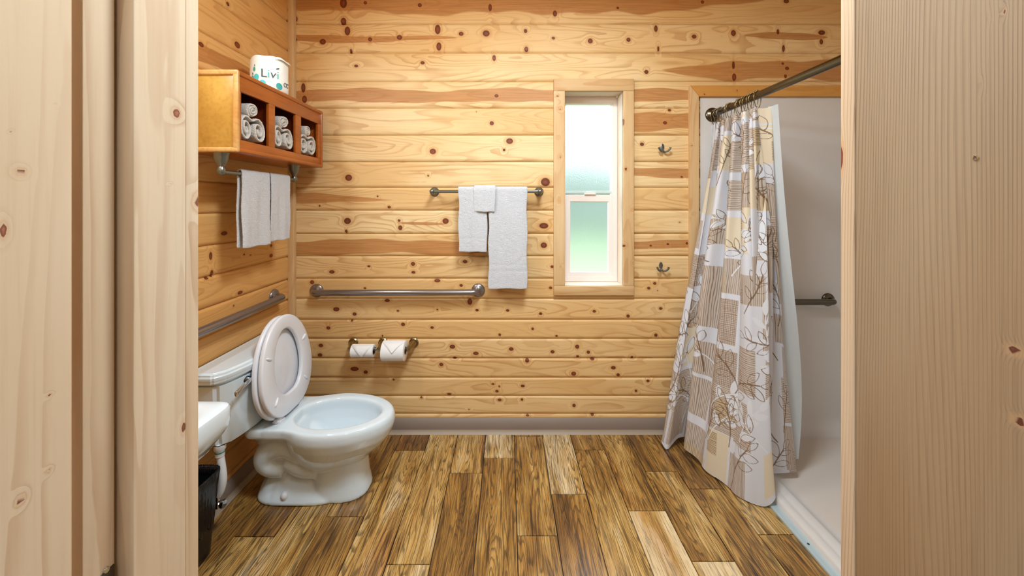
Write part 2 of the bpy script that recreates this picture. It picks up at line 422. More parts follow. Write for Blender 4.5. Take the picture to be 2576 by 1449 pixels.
# ================================================================== SETTING
LINES_PX = [-74, 0-12, 60, 133, 205, 272, 340, 407, 472, 529.5, 588, 644.5, 701, 752, 805, 853, 902, 951, 997, 1042, 1088]
def zpx(y): return H - (y - CY) / 450.0
PLZ = [ZC + .02] + [zpx(y) for y in LINES_PX[1:]]          # plank joint heights, top to bottom
PLZ = [z for z in PLZ if z <= ZC + .03]
def wall_rows():
    rows = []                                      # (z, depth, plank index)
    for i in range(len(PLZ) - 1):
        zt, zb = PLZ[i], PLZ[i + 1]
        rows += [(zt - .0008, .006, i), (zt - .0075, 0., i)]
        n = max(2, int((zt - zb - .02) / .0065))
        for k in range(1, n): rows.append((zt - .0075 + (zb + .0135 - zt + .0075) * k / n, 0., i))
        rows += [(zb + .0135, 0., i), (zb + .0008, .0052, i), (zb + .0004, .009, i), (zb - .0004, .009, i)]
    return rows
def plank_wall(name, span, place, mat, knots, hearts, tints, holes=(), step=.0075, seed=0., extra=()):
    """span along the wall; place(s, depth, z) -> xyz; knots in (s,z,ru,rv[,ang])"""
    rows = wall_rows(); hz = []
    for h in holes: hz += [h[2], h[3]]
    cols = list(np.arange(span[0], span[1], step)) + [span[1]] + list(extra)
    for h in holes: cols += [h[0], h[1]]
    for z in hz:
        i = min(range(len(PLZ) - 1), key=lambda k: 0 if PLZ[k + 1] <= z <= PLZ[k] else 9)
        rows.append((z, 0., i))
    cols = sorted(set(round(c, 5) for c in cols)); rows = sorted(set(rows), key=lambda r: -r[0])
    S, Z = np.meshgrid(cols, [r[0] for r in rows]); D = np.repeat(np.array([r[1] for r in rows])[:, None], len(cols), 1)
    PI_ = np.repeat(np.array([r[2] for r in rows])[:, None], len(cols), 1)
    co = np.stack(place(S, D, Z), -1).reshape(-1, 3); nr, nc = S.shape
    i = np.arange(nr - 1)[:, None] * nc + np.arange(nc - 1)[None, :]
    q = np.stack([i, i + nc, i + nc + 1, i + 1], -1)
    keep = np.ones(i.shape, bool); sc_, zc_ = (S[:-1, :-1] + S[1:, 1:]) / 2, (Z[:-1, :-1] + Z[1:, 1:]) / 2
    for h in holes: keep &= ~((sc_ > h[0]) & (sc_ < h[1]) & (zc_ > h[2]) & (zc_ < h[3]))
    o = mesh_obj(name, co, q[keep].reshape(-1, 4), mat); me = o.data
    U, V, P_ = S.ravel(), Z.ravel(), PI_.ravel()
    rnd = np.random.RandomState(int(seed * 10) + 3); off = rnd.rand(40) * 30
    fattr(me, 'guv', np.stack([U, V, off[P_] + seed], 1), 'FLOAT_VECTOR')
    fattr(me, 'knot', knot_field(U, V, knots))
    ht = np.full(U.shape, -1.)
    for (s0, s1, za, zb, a) in hearts:             # band with wavy edges tapering at its ends
        zc, hh = (za + zb) / 2, abs(za - zb) / 2
        tp = np.clip(np.minimum((U - s0) / a, (s1 - U) / a), 0, 1) ** .6
        w_ = .12 * np.sin(U * 9 + za * 50) + .08 * np.sin(U * 23 + zb * 31)
        ht = np.maximum(ht, (tp * (1 + w_) - np.abs(V - zc + .006 * np.sin(U * 7 + za * 9)) / hh) * np.where((U > s0) & (U < s1), 1, 0) - np.where((U > s0) & (U < s1), 0, 1))
    fattr(me, 'heart', np.clip(ht, -1, 1))
    tt = np.array([tints.get(k, .15 + .35 * rnd.rand()) for k in range(40)]); fattr(me, 'tint', tt[P_])
    return o

K = """864 8 10 14;919 7 5 5;1056 13 6 6;1233 19 5 11;864 54 8 11;745 48 4 8;874 78 8 13;743 100 5 6;812 105 9 8;931 99 6 6;1005 94 8 7;1101 74 8 14;1160 85 7 6
1223 84 10 9;1104 117 7 12;883 129 4 7;896 166 6 4;1063 158 6 5;1243 146 5 9;763 221 6 14;766 250 7 11;1249 241 6 5;1237 310 6 6;1198 281 2 2;1089 381 9 8;1282 355 10 8;1268 377 4 4
877 447 10 9;1077 442 3 3;950 494 3 3;1372 458 13 12;804 518 3 3;979 521 5 4;874 556 10 9;871 582 4 6;1121 556 9 8;1007 573 6 7;1004 555 4 4;1368 568 13 8;1368 617 9 8;928 670 5 3
1039 664 6 6;1170 658 7 5;835 684 8 5;1040 685 6 4;785 710 6 6;1100 706 9 5;1160 718 5 4;918 725 4 3;1385 724 5 4;974 756 8 4;1182 759 7 9;846 778 9 6;892 790 6 5;1001 782 4 3;1100 779 3 3
1200 780 5 4;1277 781 5 4;1360 789 5 4;885 807 4 3;1014 816 6 5;1087 824 5 4;826 825 6 5;1340 827 4 4;1257 842 4 4;962 845 3 3;1138 872 8 6;1286 878 7 5;1197 889 8 5;1390 885 6 5;807 869 7 5
805 893 7 5;1144 900 7 4;1326 907 6 6;1110 917 6 5;892 928 12 6;920 936 6 5;1452 872 6 6;1453 897 5 4;1443 940 7 6;1543 925 7 5;1555 943 5 5;1490 903 6 4;1480 886 5 5;1590 899 6 4;1240 966 5 3
1130 992 7 4;1250 984 5 4;1256 972 3 3;1315 971 6 4;1257 1006 6 4;1313 1005 4 4;1444 1020 5 5;1490 1043 5 4;1327 1045 5 3;1580 795 5 5;1650 843 5 5;1630 958 5 4;1662 776 5 4;1495 783 5 4;1600 983 4 4
1396 34 6 9;1554 20 4 4;1767 5 5 5;1978 3 8 6;1322 78 5 6;1324 124 6 8;1392 96 5 4;1485 103 7 7;1581 100 6 6;1650 72 5 10;1656 123 3 9;1746 92 7 6;1845 83 7 9;1957 80 4 8;2067 82 10 7
2066 105 5 8;1971 122 4 11;1626 181 6 6;1845 164 4 12;1847 194 6 11;1980 172 6 5;1976 192 4 6;1969 160 4 4;1684 277 5 4;1673 309 6 5;1615 363 6 5;1710 559 4 2;1680 614 4 3;1637 618 4 3
1728 612 4 4;1647 713 5 4;1632 725 5 4;1654 731 2 2;1389 671 5 4;1715 445 4 3;1700 895 4 4;990 955 4 3;1060 1000 4 3;1180 1030 3 2;1400 845 4 3"""
knots_back = []
for tkn in K.replace('\n', ';').split(';'):
    x, y, a, b = map(float, tkn.split()); knots_back.append(((x - CX) / 450, zpx(y), a / 450, b / 450))
def hb(x0, x1, y0, y1, a=.35): return ((x0 - CX) / 450, (x1 - CX) / 450, zpx(y0), zpx(y1), a)
hearts_back = [hb(600, 1930, -40, 36, .7), hb(560, 1170, 88, 106, .5), hb(1865, 2085, 82, 101, .15), hb(1660, 2600, 152, 202, .45), hb(500, 2600, 224, 258, .1),
               hb(1480, 2400, 283, 329, .2), hb(1480, 2400, 421, 446, .1), hb(300, 1260, 603, 641, .3), hb(1420, 2400, 603, 627, .1), hb(995, 1130, 556, 565, .1), hb(300, 1000, 478, 524, 1.2)]
WX0, WX1, WZ0, WZ1 = .32, .644, .822, 1.904
wb = plank_wall('wall_back', (XL - .02, XR + .02), lambda s, d, z: (s, YB + d, z), M['pine'], knots_back, hearts_back,
                {0: .6, 1: .5, 2: .15, 3: .05, 4: .2, 5: .1, 6: .1, 7: .15, 8: .75, 9: .1, 10: .4, 11: .3, 12: .75, 13: .3, 14: .9, 15: .6, 16: .6, 17: .5, 18: .4, 19: .7}, holes=[(WX0, WX1, WZ0, WZ1)], seed=1.)
struct(wb)
def lw(px, py, a, b, ang=0):
    Y = -XL * F / (CX - px); s = F / Y; return (Y, H - (py - CY) / s, a / s * Y * 1.3, b / s, ang)
knots_left = [lw(564, 587, 6, 6), lw(506, 112, 5, 7), lw(597, 113, 5, 9), lw(614, 640, 2, 3), lw(630, 642, 2, 2), lw(682, 618, 2, 4), lw(682, 643, 3, 5), lw(604, 736, 5, 5), lw(588, 769, 2, 3),
              lw(702, 741, 2, 3), lw(530, 644, 3, 12), lw(533, 688, 3, 11), lw(520, 700, 4, 4), lw(726, 27, 2, 5), lw(726, 54, 2, 4), lw(573, 10, 3, 6)]
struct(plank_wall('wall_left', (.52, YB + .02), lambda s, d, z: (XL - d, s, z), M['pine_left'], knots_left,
                  [(1.2, 2.2, zpx(225), zpx(258), .1), (.6, 1.75, lw(560, 140, 1, 1)[1], lw(560, 160, 1, 1)[1], .3)], {1: .3, 2: .3, 3: .4, 8: .8, 9: .7, 10: .7, 11: .8, 12: .9, 13: .9, 14: .8, 15: .9, 16: .9, 17: .9, 18: .9, 19: .9}, seed=4.))  # high tints on the lower planks paint in the shade there
rk = np.random.RandomState(5)
struct(plank_wall('wall_right', (.52, YB + .02), lambda s, d, z: (XR + d, s, z), M['pine'], [(rk.uniform(.6, 2.1), rk.uniform(1.9, 2.5), .012, .01) for _ in range(20)], [], {}, seed=7., step=.06))

# floor planks (one mesh, every plank an island), butt joints where the photo shows them
pw = .1555; px0 = (1293 - CX) / 450
Vf, Ff, guv, tn = [], [], [], []
rf = random.Random(3)
known = {0: [1098, 1348], -1: [1152], 1: [1243], -2: [1190], -4: [1133], 2: [1132], 3: [1285], 4: [1412, 1186], -3: [1420], -7: [1350], -5: [1300], 5: [1230], 6: [1345, 1150]}
tones = {(0, 0): .35, (0, 1): .5, (0, 2): .3, (1, 0): .8, (1, 1): .3, (3, 0): .5, (3, 1): .98, (4, 2): .95, (-1, 0): .75, (-1, 1): .4, (-2, 0): .55, (-3, 0): .55, (2, 1): .5, (2, 0): .3, (-4, 0): .2, (-4, 1): .6}
for k in range(-9, 15):
    xa = px0 + k * pw; xb = xa + pw
    ys = sorted([F * H / (y - CY) for y in known.get(k, [])]); 
    if not ys: ys = [rf.uniform(.9, 2.0)]
    while ys[0] > .3: ys.insert(0, ys[0] - rf.uniform(.75, 1.05))
    ys = ys + [YB + .01]; ys = sorted(ys)
    segs = list(zip(ys[:-1], ys[1:]))[::-1]        # far to near
    for j, (ya, yb) in enumerate(segs):
        g = .0014; off = len(Vf)
        bw = .0005
        ring0 = [(xa + g, ya + g), (xb - g, ya + g), (xb - g, yb - g), (xa + g, yb - g)]
        ring1 = [(xa + g + bw, ya + g + bw), (xb - g - bw, ya + g + bw), (xb - g - bw, yb - g - bw), (xa + g + bw, yb - g - bw)]
        for (x, y) in ring0: Vf.append((x, y, -.005))
        for (x, y) in ring1: Vf.append((x, y, 0))
        Ff.append((off + 4, off + 5, off + 6, off + 7))
        for q in range(4): Ff.append((off + q, off + (q + 1) % 4, off + 4 + (q + 1) % 4, off + 4 + q))
        sd = rf.uniform(0, 60); tone = tones.get((k, j), rf.uniform(.15, .7))
        for (x, y) in ring0 + ring1: guv.append((y, x, sd)); tn.append(tone)
fl = mesh_obj('floor', Vf, Ff, M['floor']); fattr(fl.data, 'guv', np.array(guv), 'FLOAT_VECTOR'); fattr(fl.data, 'tint', tn); struct(fl)
o = mesh_obj('floor_base', [(XL - .1, -.6, -.006), (XR + .1, -.6, -.006), (XR + .1, YB + .15, -.006), (XL - .1, YB + .15, -.006)], [(0, 1, 2, 3)], M['groove']); struct(o)
o = box('floor_hall', -1.4, 1.6, -1.5, .30, -.06, -.002, M['hall'], bevel=0); struct(o)
for nm_, b_ in (('wall_hall', (-1.5, 1.7, -1.55, -1.5, 0, ZC)), ('wall_hall', (-1.45, -1.4, -1.5, .30, 0, ZC)), ('wall_hall', (1.6, 1.65, -1.5, .30, 0, ZC)), ('ceiling_hall', (-1.5, 1.7, -1.55, .32, ZC, ZC + .05))):
    struct(box(nm_, *b_, M['hallwall'], bevel=0))
struct(board('ceiling', XL - .05, XR + .05, .5, YB + .05, ZC, ZC + .05, 0, M['pine'], res=.2, bevel=0))

# vinyl cove baseboards with a pale toe
def cove(name, pts_fn, span):
    prof = [(0, .084), (.006, .083), (.0065, .02), (.010, .009), (.020, .002), (.022, 0)]
    V = []; Fc = []
    for s in span:
        for d, z in prof: V.append(pts_fn(s, d, z))
    n = len(prof)
    for j in range(n - 1): Fc.append((j, j + 1, n + j + 1, n + j))
    o = mesh_obj(name, V, Fc, M['cove'], smooth=True); o.data.materials.append(M['covelip'])
    for p in o.data.polygons:
        if p.index >= 2: p.material_index = 1
    return struct(o)
cove('baseboard_back', lambda s, d, z: (s, YB - d, z), (XL, 1.02))
cove('baseboard_left', lambda s, d, z: (XL + d, s, z), (.57, YB))

# corner strip, window trim, shower trim
struct(board('trim_corner', XL - .002, XL + .030, YB - .030, YB + .002, .084, ZC, 2, M['pine_trim'], res=.05, cross=0))
TY0, TY1 = YB - .020, YB + .004
def wk(px, py, a, b): return ((px - CX) / 454, H - (py - CY) / 454, a / 454, b / 454)
def vk(*ks): return [(k[1], k[0], k[3], k[2]) for k in (wk(*q) for q in ks)]
# window assembly
win = bpy.data.objects.new('window_1', None); COL.objects.link(win); win.location = (.48, YB, .8); struct(win)
XO0, XO1, ZO0, ZO1 = .258, .703, .770, 1.971
par = lambda o: setpar(o, win)
par(board('casing_board', XO0, XO1, TY0, TY1, WZ1, ZO1, 0, M['pine_trim'], res=.03, cross=2, tint=.5))
par(board('casing_board', XO0, XO1, TY0, TY1, ZO0, WZ0, 0, M['pine_trim'], res=.03, cross=2, tint=.2))
par(board('casing_board', XO0, WX0, TY0 + .001, TY1, WZ0, WZ1, 2, M['pine_trim'], res=.015, cross=0, knots=vk((1402, 241, 4, 4), (1408, 273, 5, 4), (1403, 346, 3, 3), (1409, 394, 4, 4), (1407, 496, 3, 3), (1407, 507, 4, 4), (1410, 670, 3, 3))))
par(board('casing_board', WX1, XO1, TY0 + .001, TY1, WZ0, WZ1, 2, M['pine_trim'], res=.015, cross=0, knots=vk((1574, 426, 5, 5), (1591, 528, 5, 4), (1570, 618, 5, 4), (1592, 662, 3, 3), (1568, 307, 3, 9))))
YF = 2.195
par(board('jamb_board', WX0 - .016, WX0, YB - .004, YF + .01, WZ0 - .016, WZ1 + .016, 2, M['pine_white'], res=.03, cross=1))
par(board('jamb_board', WX1, WX1 + .016, YB - .004, YF + .01, WZ0 - .016, WZ1 + .016, 2, M['pine_white'], res=.03, cross=1))
par(board('jamb_board', WX0, WX1, YB - .004, YF + .01, WZ1, WZ1 + .016, 0, M['pine_white'], res=.03, cross=1))
par(board('sill_board', WX0, WX1, YB - .004, YF + .01, WZ0 - .016, WZ0, 0, M['pine_white'], res=.03, cross=1))
def rframe(name, x0, x1, z0, z1, wl, wr, wt, wb_, y0, y1, mat, bev=.003):
    bm = bmesh.new()
    O = [(x0, z0), (x1, z0), (x1, z1), (x0, z1)]; I = [(x0 + wl, z0 + wb_), (x1 - wr, z0 + wb_), (x1 - wr, z1 - wt), (x0 + wl, z1 - wt)]
    vs = [[bm.verts.new((x, y, z)) for x, z in R] for y in (y0, y1) for R in (O, I)]
    fo, fi, bo, bi = vs
    for q in range(4):
        n = (q + 1) % 4
        bm.faces.new((fo[q], fo[n], fi[n], fi[q])); bm.faces.new((bo[n], bo[q], bi[q], bi[n]))
        bm.faces.new((fo[n], fo[q], bo[q], bo[n])); bm.faces.new((fi[q], fi[n], bi[n], bi[q]))
    bmesh.ops.recalc_face_normals(bm, faces=bm.faces)
    bmesh.ops.bevel(bm, geom=[e for e in bm.edges if e.calc_face_angle(0) > .5], offset=bev, segments=2, affect='EDGES')
    return bm_obj(name, bm, mat, auto=35)
def wx(px, Y): return (px - CX) * Y / F
def wz(py, Y): return H - (py - CY) * Y / F
par(rframe('window_frame', WX0, WX1, WZ0, WZ1, .020, .028, .040, .030, YF, YF + .06, M['vinylwhite']))
Y1_ = YF + .022
us = rframe('upper_sash', wx(1418, Y1_), wx(1546, Y1_), wz(487, Y1_), wz(256, Y1_), .006, .012, .012, .018, Y1_, Y1_ + .02, M['sashgrey']); par(us)
Y2_ = YF + .012
ls = rframe('lower_sash', wx(1421, Y2_), wx(1547, Y2_), wz(706, Y2_), wz(490, Y2_), .032, .038, .042, .050, Y2_, Y2_ + .025, M['vinylwhite']); par(ls)
def pane(x0, x1, z0, z1, y, parent_obj):
    o = box('pane', x0, x1, y, y + .005, z0, z1, M['glass'], bevel=0)
    o.parent = parent_obj; o.matrix_parent_inverse = Matrix.Translation(-Vector(win.location)) if False else Matrix.Identity(4)
    return o
for sash_o, (a, b, c, d, yy) in ((us, (1419, 1543, 482, 258, Y1_ + .008)), (ls, (1430, 1536, 690, 502, Y2_ + .010))):
    o = box('pane', wx(a, yy), wx(b, yy), yy, yy + .005, wz(c, yy), wz(d, yy), M['glass'], bevel=0)
    o.parent = sash_o; o.matrix_parent_inverse = Matrix.Identity(4)
bm = bmesh.new(); box_bm(bm, wx(1470, Y2_), wx(1498, Y2_), Y2_ - .012, Y2_ + .006, wz(490, Y2_), wz(485, Y2_), .003); box_bm(bm, wx(1474, Y2_), wx(1486, Y2_), Y2_ - .012, Y2_ - .002, wz(486, Y2_), wz(482, Y2_), .002)
par(bm_obj('sash_lock', bm, M['vinylwhite'], auto=35))

# shower opening trim on the back wall, mitred at its corner
def mitre(name, pts, y0, y1, grain, mat, knots=()):
    bm = bmesh.new(); A = [bm.verts.new((x, y0, z)) for x, z in pts]; B = [bm.verts.new((x, y1, z)) for x, z in pts]
    bm.faces.new(A); bm.faces.new(B[::-1])
    for q in range(4): bm.faces.new((A[q], B[q], B[(q + 1) % 4], A[(q + 1) % 4]))
    bmesh.ops.recalc_face_normals(bm, faces=bm.faces)
    bmesh.ops.bevel(bm, geom=bm.edges[:], offset=.002, segments=2, affect='EDGES')
    ax = grain
    for c in np.arange(min(p[0 if ax == 0 else 1] for p in pts), max(p[0 if ax == 0 else 1] for p in pts), .02):
        n = (1, 0, 0) if ax == 0 else (0, 0, 1); pc = (c, 0, 0) if ax == 0 else (0, 0, c)
        bmesh.ops.bisect_plane(bm, geom=bm.verts[:] + bm.edges[:] + bm.faces[:], plane_co=pc, plane_no=n)
    for c in np.arange(min(p[1 if ax == 0 else 0] for p in pts), max(p[1 if ax == 0 else 0] for p in pts), .012):
        n = (0, 0, 1) if ax == 0 else (1, 0, 0); pc = (0, 0, c) if ax == 0 else (c, 0, 0)
        bmesh.ops.bisect_plane(bm, geom=bm.verts[:] + bm.edges[:] + bm.faces[:], plane_co=pc, plane_no=n)
    o = bm_obj(name, bm, mat, auto=35); me = o.data
    co = np.zeros(len(me.vertices) * 3, np.float32); me.vertices.foreach_get('co', co); co = co.reshape(-1, 3)
    U = co[:, 0 if ax == 0 else 2]; Vv = co[:, 2 if ax == 0 else 0]; SEED[0] += 1
    fattr(me, 'guv', np.stack([U, Vv + co[:, 1], np.full(len(U), SEED[0] * 1.7)], 1), 'FLOAT_VECTOR'); fattr(me, 'knot', knot_field(U, Vv, knots) if knots else np.zeros(len(U)))
    fattr(me, 'heart', np.full(len(U), -1.)); fattr(me, 'tint', np.full(len(U), .3)); return struct(o)
TX0, TX1, TZ0, TZ1 = 1.012, 1.062, 1.872, 1.934
mitre('trim_1', [(TX0, .0), (TX1, .0), (TX1, TZ0), (TX0, TZ1)], YB - .022, YB + .004, 2, M['pine_trim'], vk((1739, 366, 3, 3), (1743, 537, 3, 3)))
mitre('trim_2', [(TX0, TZ1), (TX1, TZ0), (XR, TZ0), (XR, TZ1)], YB - .022, YB + .004, 0, M['pine_orange'], [wk(*q) for q in ((1893, 211, 5, 2), (1852, 229, 4, 4), (1883, 232, 3, 3), (2104, 226, 4, 4), (1771, 237, 3, 3))])

# shower stall
SX = 1.075
stall = bpy.data.objects.new('shower_stall', None); COL.objects.link(stall); stall.location = (1.6, 1.4, 0)
tag(stall, 'white one-piece fibreglass shower stall with low threshold in the right back corner', 'shower')
st = lambda o: setpar(o, stall)
pf = [(YB - .006, TZ0), (YB - .007, TZ0 - .004), (YB - .008, TZ0 - .03), (YB - .010, .13)]
for a in range(0, 91, 10):
    r_ = .075; pf.append((YB - .010 - r_ + r_ * math.cos(math.radians(a)), .026 + r_ - r_ * math.sin(math.radians(a))))
def sheet(name, xs, prof):
    V = [(x, y, z) for x in xs for y, z in prof]; n = len(prof)
    Fc = [(i_ * n + j_, (i_ + 1) * n + j_, (i_ + 1) * n + j_ + 1, i_ * n + j_ + 1) for i_ in range(len(xs) - 1) for j_ in range(n - 1)]
    return st(mesh_obj(name, V, Fc, M['stall'], None, True))
sheet('back_panel', [SX, SX + .02] + list(np.linspace(SX + .06, XR - .06, 14)), pf)
o = sheet('shower_floor', [1.254, 1.30, 1.5, 1.8, XR - .06], [pf[-1], (1.9, .0225), (1.6, .0205), (1.3, .0195), (.60, .019)]); o.data.materials[0] = M['stallfloor']
st(box('side_panel', XR - .075, XR - .004, .60, YB - .01, .02, TZ0, M['stall'], bevel=.02, seg=4))
st(box('end_panel', SX + .09, XR - .05, .575, .605, .02, TZ0, M['stall'], bevel=.008))
# floor pan rises to the threshold: stepped lip
xc = 1.105
prof = [(xc, .0), (xc, .010), (xc + .004, .012)]
thr = [(xc + .030, .006), (xc + .032, .026), (xc + .040, .034), (xc + .066, .036), (xc + .072, .033), (xc + .078, .036), (xc + .106, .038), (xc + .118, .035), (xc + .128, .024), (xc + .150, .0215), (xc + .166, .0190)]
bmx = bmesh.new(); rows = [[bmx.verts.new((x, y, z)) for x, z in thr] for y in (.60, YB - .012)]
for j in range(len(thr) - 1): bmx.faces.new((rows[0][j], rows[1][j], rows[1][j + 1], rows[0][j + 1]))
st(bm_obj('threshold', bmx, M['stall'], auto=60))
strip = box('metal_strip', xc, xc + .034, .60, YB - .03, 0.0, .012, M['alu'], bevel=.003); st(strip)
for yy in (1.40, 1.21, 1.70, 1.05):
    s_ = lathe('screw', [(0, .0012), (.0042, .0012), (.0042, 0)], (xc + .017, yy, .012), (0, 0, 1), M['screw'], strip, n=12); s_.matrix_parent_inverse = Matrix.Identity(4)

# outdoors seen blurred through the frosted panes
o = mesh_obj('lawn', [(-20, 2.4, -.3), (20, 2.4, -.3), (20, 30, -.3), (-20, 30, -.3)], [(0, 1, 2, 3)], plain('lawn_green', rgb(94, 108, 76), .9, 0, .1, 2)); tag(o, 'pale green lawn blurred behind the frosted lower pane', 'lawn'); o['kind'] = 'stuff'

def hedge():
    rr_ = random.Random(9); bm = bmesh.new(); n, m_ = 60, 10
    G = [[bm.verts.new((-14 + 32 * i / n, 16.0 + .5 * math.sin(i * 1.3) + rr_.uniform(-.3, .3) - 1.0 * (j / m_ - .5) ** 2, -.3 + (4.3 + .45 * math.sin(i * .45) + rr_.uniform(-.25, .25)) * j / m_)) for j in range(m_ + 1)] for i in range(n + 1)]
    B = [[bm.verts.new((v.co.x, 18.5, v.co.z)) for v in row] for row in G]
    for A in (G, B):
        for i in range(n):
            for j in range(m_): bm.faces.new((A[i][j], A[i + 1][j], A[i + 1][j + 1], A[i][j + 1]))
    for i in range(n): bm.faces.new((G[i][m_], G[i + 1][m_], B[i + 1][m_], B[i][m_]))
    return bm_obj('hedge', bm, plain('hedge_leaves', rgb(66, 80, 72), .9, 0, .25, 3), smooth=True)
tag(hedge(), 'grey-green hedge blurred behind the frosted upper pane', 'hedge')
# ---- doorway the camera looks through
JL, JR = -.462, .500
YJ0, YJ1, YC = .30, .540, .5625
zt = 2.16
def jk(px, py, a, b, X):
    Y = X * F / (px - CX); s = F / Y
    return (H - (py - CY) / s, Y, b / s, a / s * Y / abs(X) * 1.0)
struct(board('trim_3', JL - .02, JL, YJ0, .399, 0, zt, 2, M['jamb'], knots=[jk(53, 433, 14, 10, JL), jk(8, 580, 12, 20, JL), jk(124, 995, 7, 4, JL), jk(122, 1186, 8, 6, JL), jk(52, 1258, 12, 12, JL), jk(143, 262, 3, 2, JL), jk(25, 330, 4, 3, JL)], res=.005, cross=1, bevel=.0012))
struct(board('trim_4', JL - .05, JL, .4645, YJ1, 0, zt, 2, M['jamb'], knots=[jk(444, 285, 10, 13, JL), jk(428, 462, 3, 2, JL), jk(462, 1075, 6, 14, JL)], res=.005, cross=1, bevel=.0012))
struct(board('trim_5', JL - .085, JL, YJ1, YC, 0, zt, 2, M['jamb'], knots=[(H - (507 - CY) * .551 / F, .558, .012, .006)], res=.012, cross=1, bevel=.0015))
struct(board('trim_6', JR, JR + .02, YJ0, YJ1 - .001, 0, zt, 2, M['fir'], knots=[jk(2552, 882, 20, 12, JR), jk(2565, 1060, 20, 12, JR), jk(2525, 30, 5, 10, JR), jk(2495, 40, 3, 12, JR), jk(2466, 215, 3, 10, JR)], res=.006, cross=1, bevel=.0012))
struct(board('trim_7', JR - .001, JR + .085, YJ1, YC, 0, zt, 2, M['fir_edge'], knots=[(H + (510 - 395) * .551 / F, .560, .02, .004)], res=.012, cross=1, bevel=.0015))
struct(board('trim_8', JL - .02, JR + .02, YJ0, YJ1, zt, zt + .02, 0, M['jamb'], res=.05, cross=1))
struct(board('trim_9', JL - .085, JR + .085, YJ1, YC, zt, zt + .09, 0, M['jamb'], res=.05, cross=2))
# wall around the doorway (hollow pocket on the left)
wm = M['pine']
struct(board('wall_front', XL - .02, JL - .02, YJ1 - .03, YJ1 + .0, 0, ZC, 0, wm, res=.1, cross=2, bevel=0))
struct(board('wall_front', JR + .02, XR + .02, YJ0 + .02, YJ1 + .0, 0, ZC, 0, wm, res=.1, cross=2, bevel=0))
struct(board('wall_front', JL - .02, JR + .02, YJ0 + .02, YJ1 + .0, zt + .02, ZC, 0, wm, res=.1, cross=2, bevel=0))
struct(board('wall_hall', -1.45, JL - .02, YJ0, YJ0 + .03, 0, ZC, 0, wm, res=.1, cross=2, bevel=0))
# sliding pocket door, drawn back so only its leading edge shows
door = bpy.data.objects.new('door_1', None); COL.objects.link(door); door.location = (-.8, .44, 0); struct(door)
DX = -.4805
dd = lambda o: setpar(o, door)
dd(board('door_edge', DX - .022, DX, .4250, .4600, .02, zt - .02, 2, M['jamb'], res=.02, cross=1, bevel=.001))
dd(board('door_panel', -1.14, DX - .022, .4250, .4600, .02, zt - .02, 2, M['jamb'], res=.05, cross=0, bevel=.001))
lk = box('latch_plate', DX - .001, DX + .0015, .4415, .4585, .70, H - (1418 - CY) * .4585 / F, M['bronze'], bevel=.0004)
dd(lk)
s_ = lathe('screw', [(0, .001), (.003, .001), (.0035, 0)], (DX + .0015, .449, .845), (1, 0, 0), M['chrome'], lk, n=14); s_.matrix_parent_inverse = Matrix.Identity(4)
sk = Vector((JR, JR * F / (2455 - CX), H - (397 - CY) * (JR * F / (2455 - CX)) / F))
o = lathe('screw', [(0, .0012), (.0028, .0008), (.0030, 0)], sk + Vector((.0002, 0, 0)), (-1, 0, 0), M['chrome'], n=14)
tag(o, 'small bright screw head in the wide board right of the doorway', 'screw')

# ================================================================== TOILET
toilet = thing('toilet', (-.85, 1.70, 0), 'white porcelain two-piece toilet with its seat and lid raised, against the left wall', 'toilet')
tl = lambda o: setpar(o, toilet)
TYC = 1.70
def egg(cx, hl_b, hl_f, hw, n=64, p=2.0, z=0., yc=TYC):
    """egg outline in plan: hl_b back half-length, hl_f front half-length, hw half-width"""
    out = []
    for i in range(n):
        a = 2 * PI * i / n; c, s = math.cos(a), math.sin(a)
        r = (abs(c) ** p + abs(s) ** p) ** (-1 / p)
        out.append(Vector((XL + cx + (hl_f if c > 0 else hl_b) * c * r, yc + hw * s * r, z)))
    return out
def loft(bm, rings, cap0=True, cap1=True):
    R = [[bm.verts.new(v) for v in r] for r in rings]; n = len(R[0])
    for A, B in zip(R, R[1:]):
        for j in range(n): bm.faces.new((A[j], A[(j + 1) % n], B[(j + 1) % n], B[j]))
    if cap0: bm.faces.new(R[0][::-1])
    if cap1: bm.faces.new(R[-1])
bm = bmesh.new()
# bowl: outside up, over the rim, down into the cavity
outer = [(.115, .40, .10, .13, .075), (.135, .405, .125, .155, .095), (.17, .41, .155, .195, .120), (.21, .415, .175, .235, .145), (.25, .42, .19, .262, .166), (.285, .42, .198, .275, .178), (.296, .42, .200, .277, .180), (.318, .42, .200, .276, .180), (.332, .42, .197, .270, .176), (.3385, .42, .190, .262, .169)]
inner = [(.3390, .425, .178, .222, .137), (.3365, .43, .170, .209, .127), (.325, .43, .166, .203, .122), (.29, .43, .166, .20, .120), (.25, .43, .155, .185, .110), (.20, .42, .13, .15, .09), (.165, .41, .09, .11, .065), (.155, .40, .04, .06, .04)]
rings = [egg(cx, hb_, hf, hw, z=z) for z, cx, hb_, hf, hw in outer + inner]
loft(bm, rings)
# deck behind the bowl
def sup(x0, x1, hw, z, p=5, n=64):
    return egg((x0 + x1) / 2, (x1 - x0) / 2, (x1 - x0) / 2, hw, n=n, p=p, z=z)
loft(bm, [sup(.10, .265, .135, .296), sup(.095, .268, .142, .304), sup(.095, .268, .142, .330), sup(.10, .265, .136, .3385)])
# shoulders joining deck to rim outside the cavity
for s in (-1, 1):
    pts = [(.20, .142), (.27, .142), (.36, .165), (.42, .170), (.42, .135), (.30, .118), (.24, .075), (.20, .07)]
    rr = []
    for z, ins in ((.297, .003), (.303, 0), (.331, 0), (.338, .004)):
        rr.append([Vector((XL + x, TYC + s * (y - ins if y > .13 else y + ins * 0), z)) for x, y in (pts if s > 0 else pts[::-1])])
    loft(bm, rr)
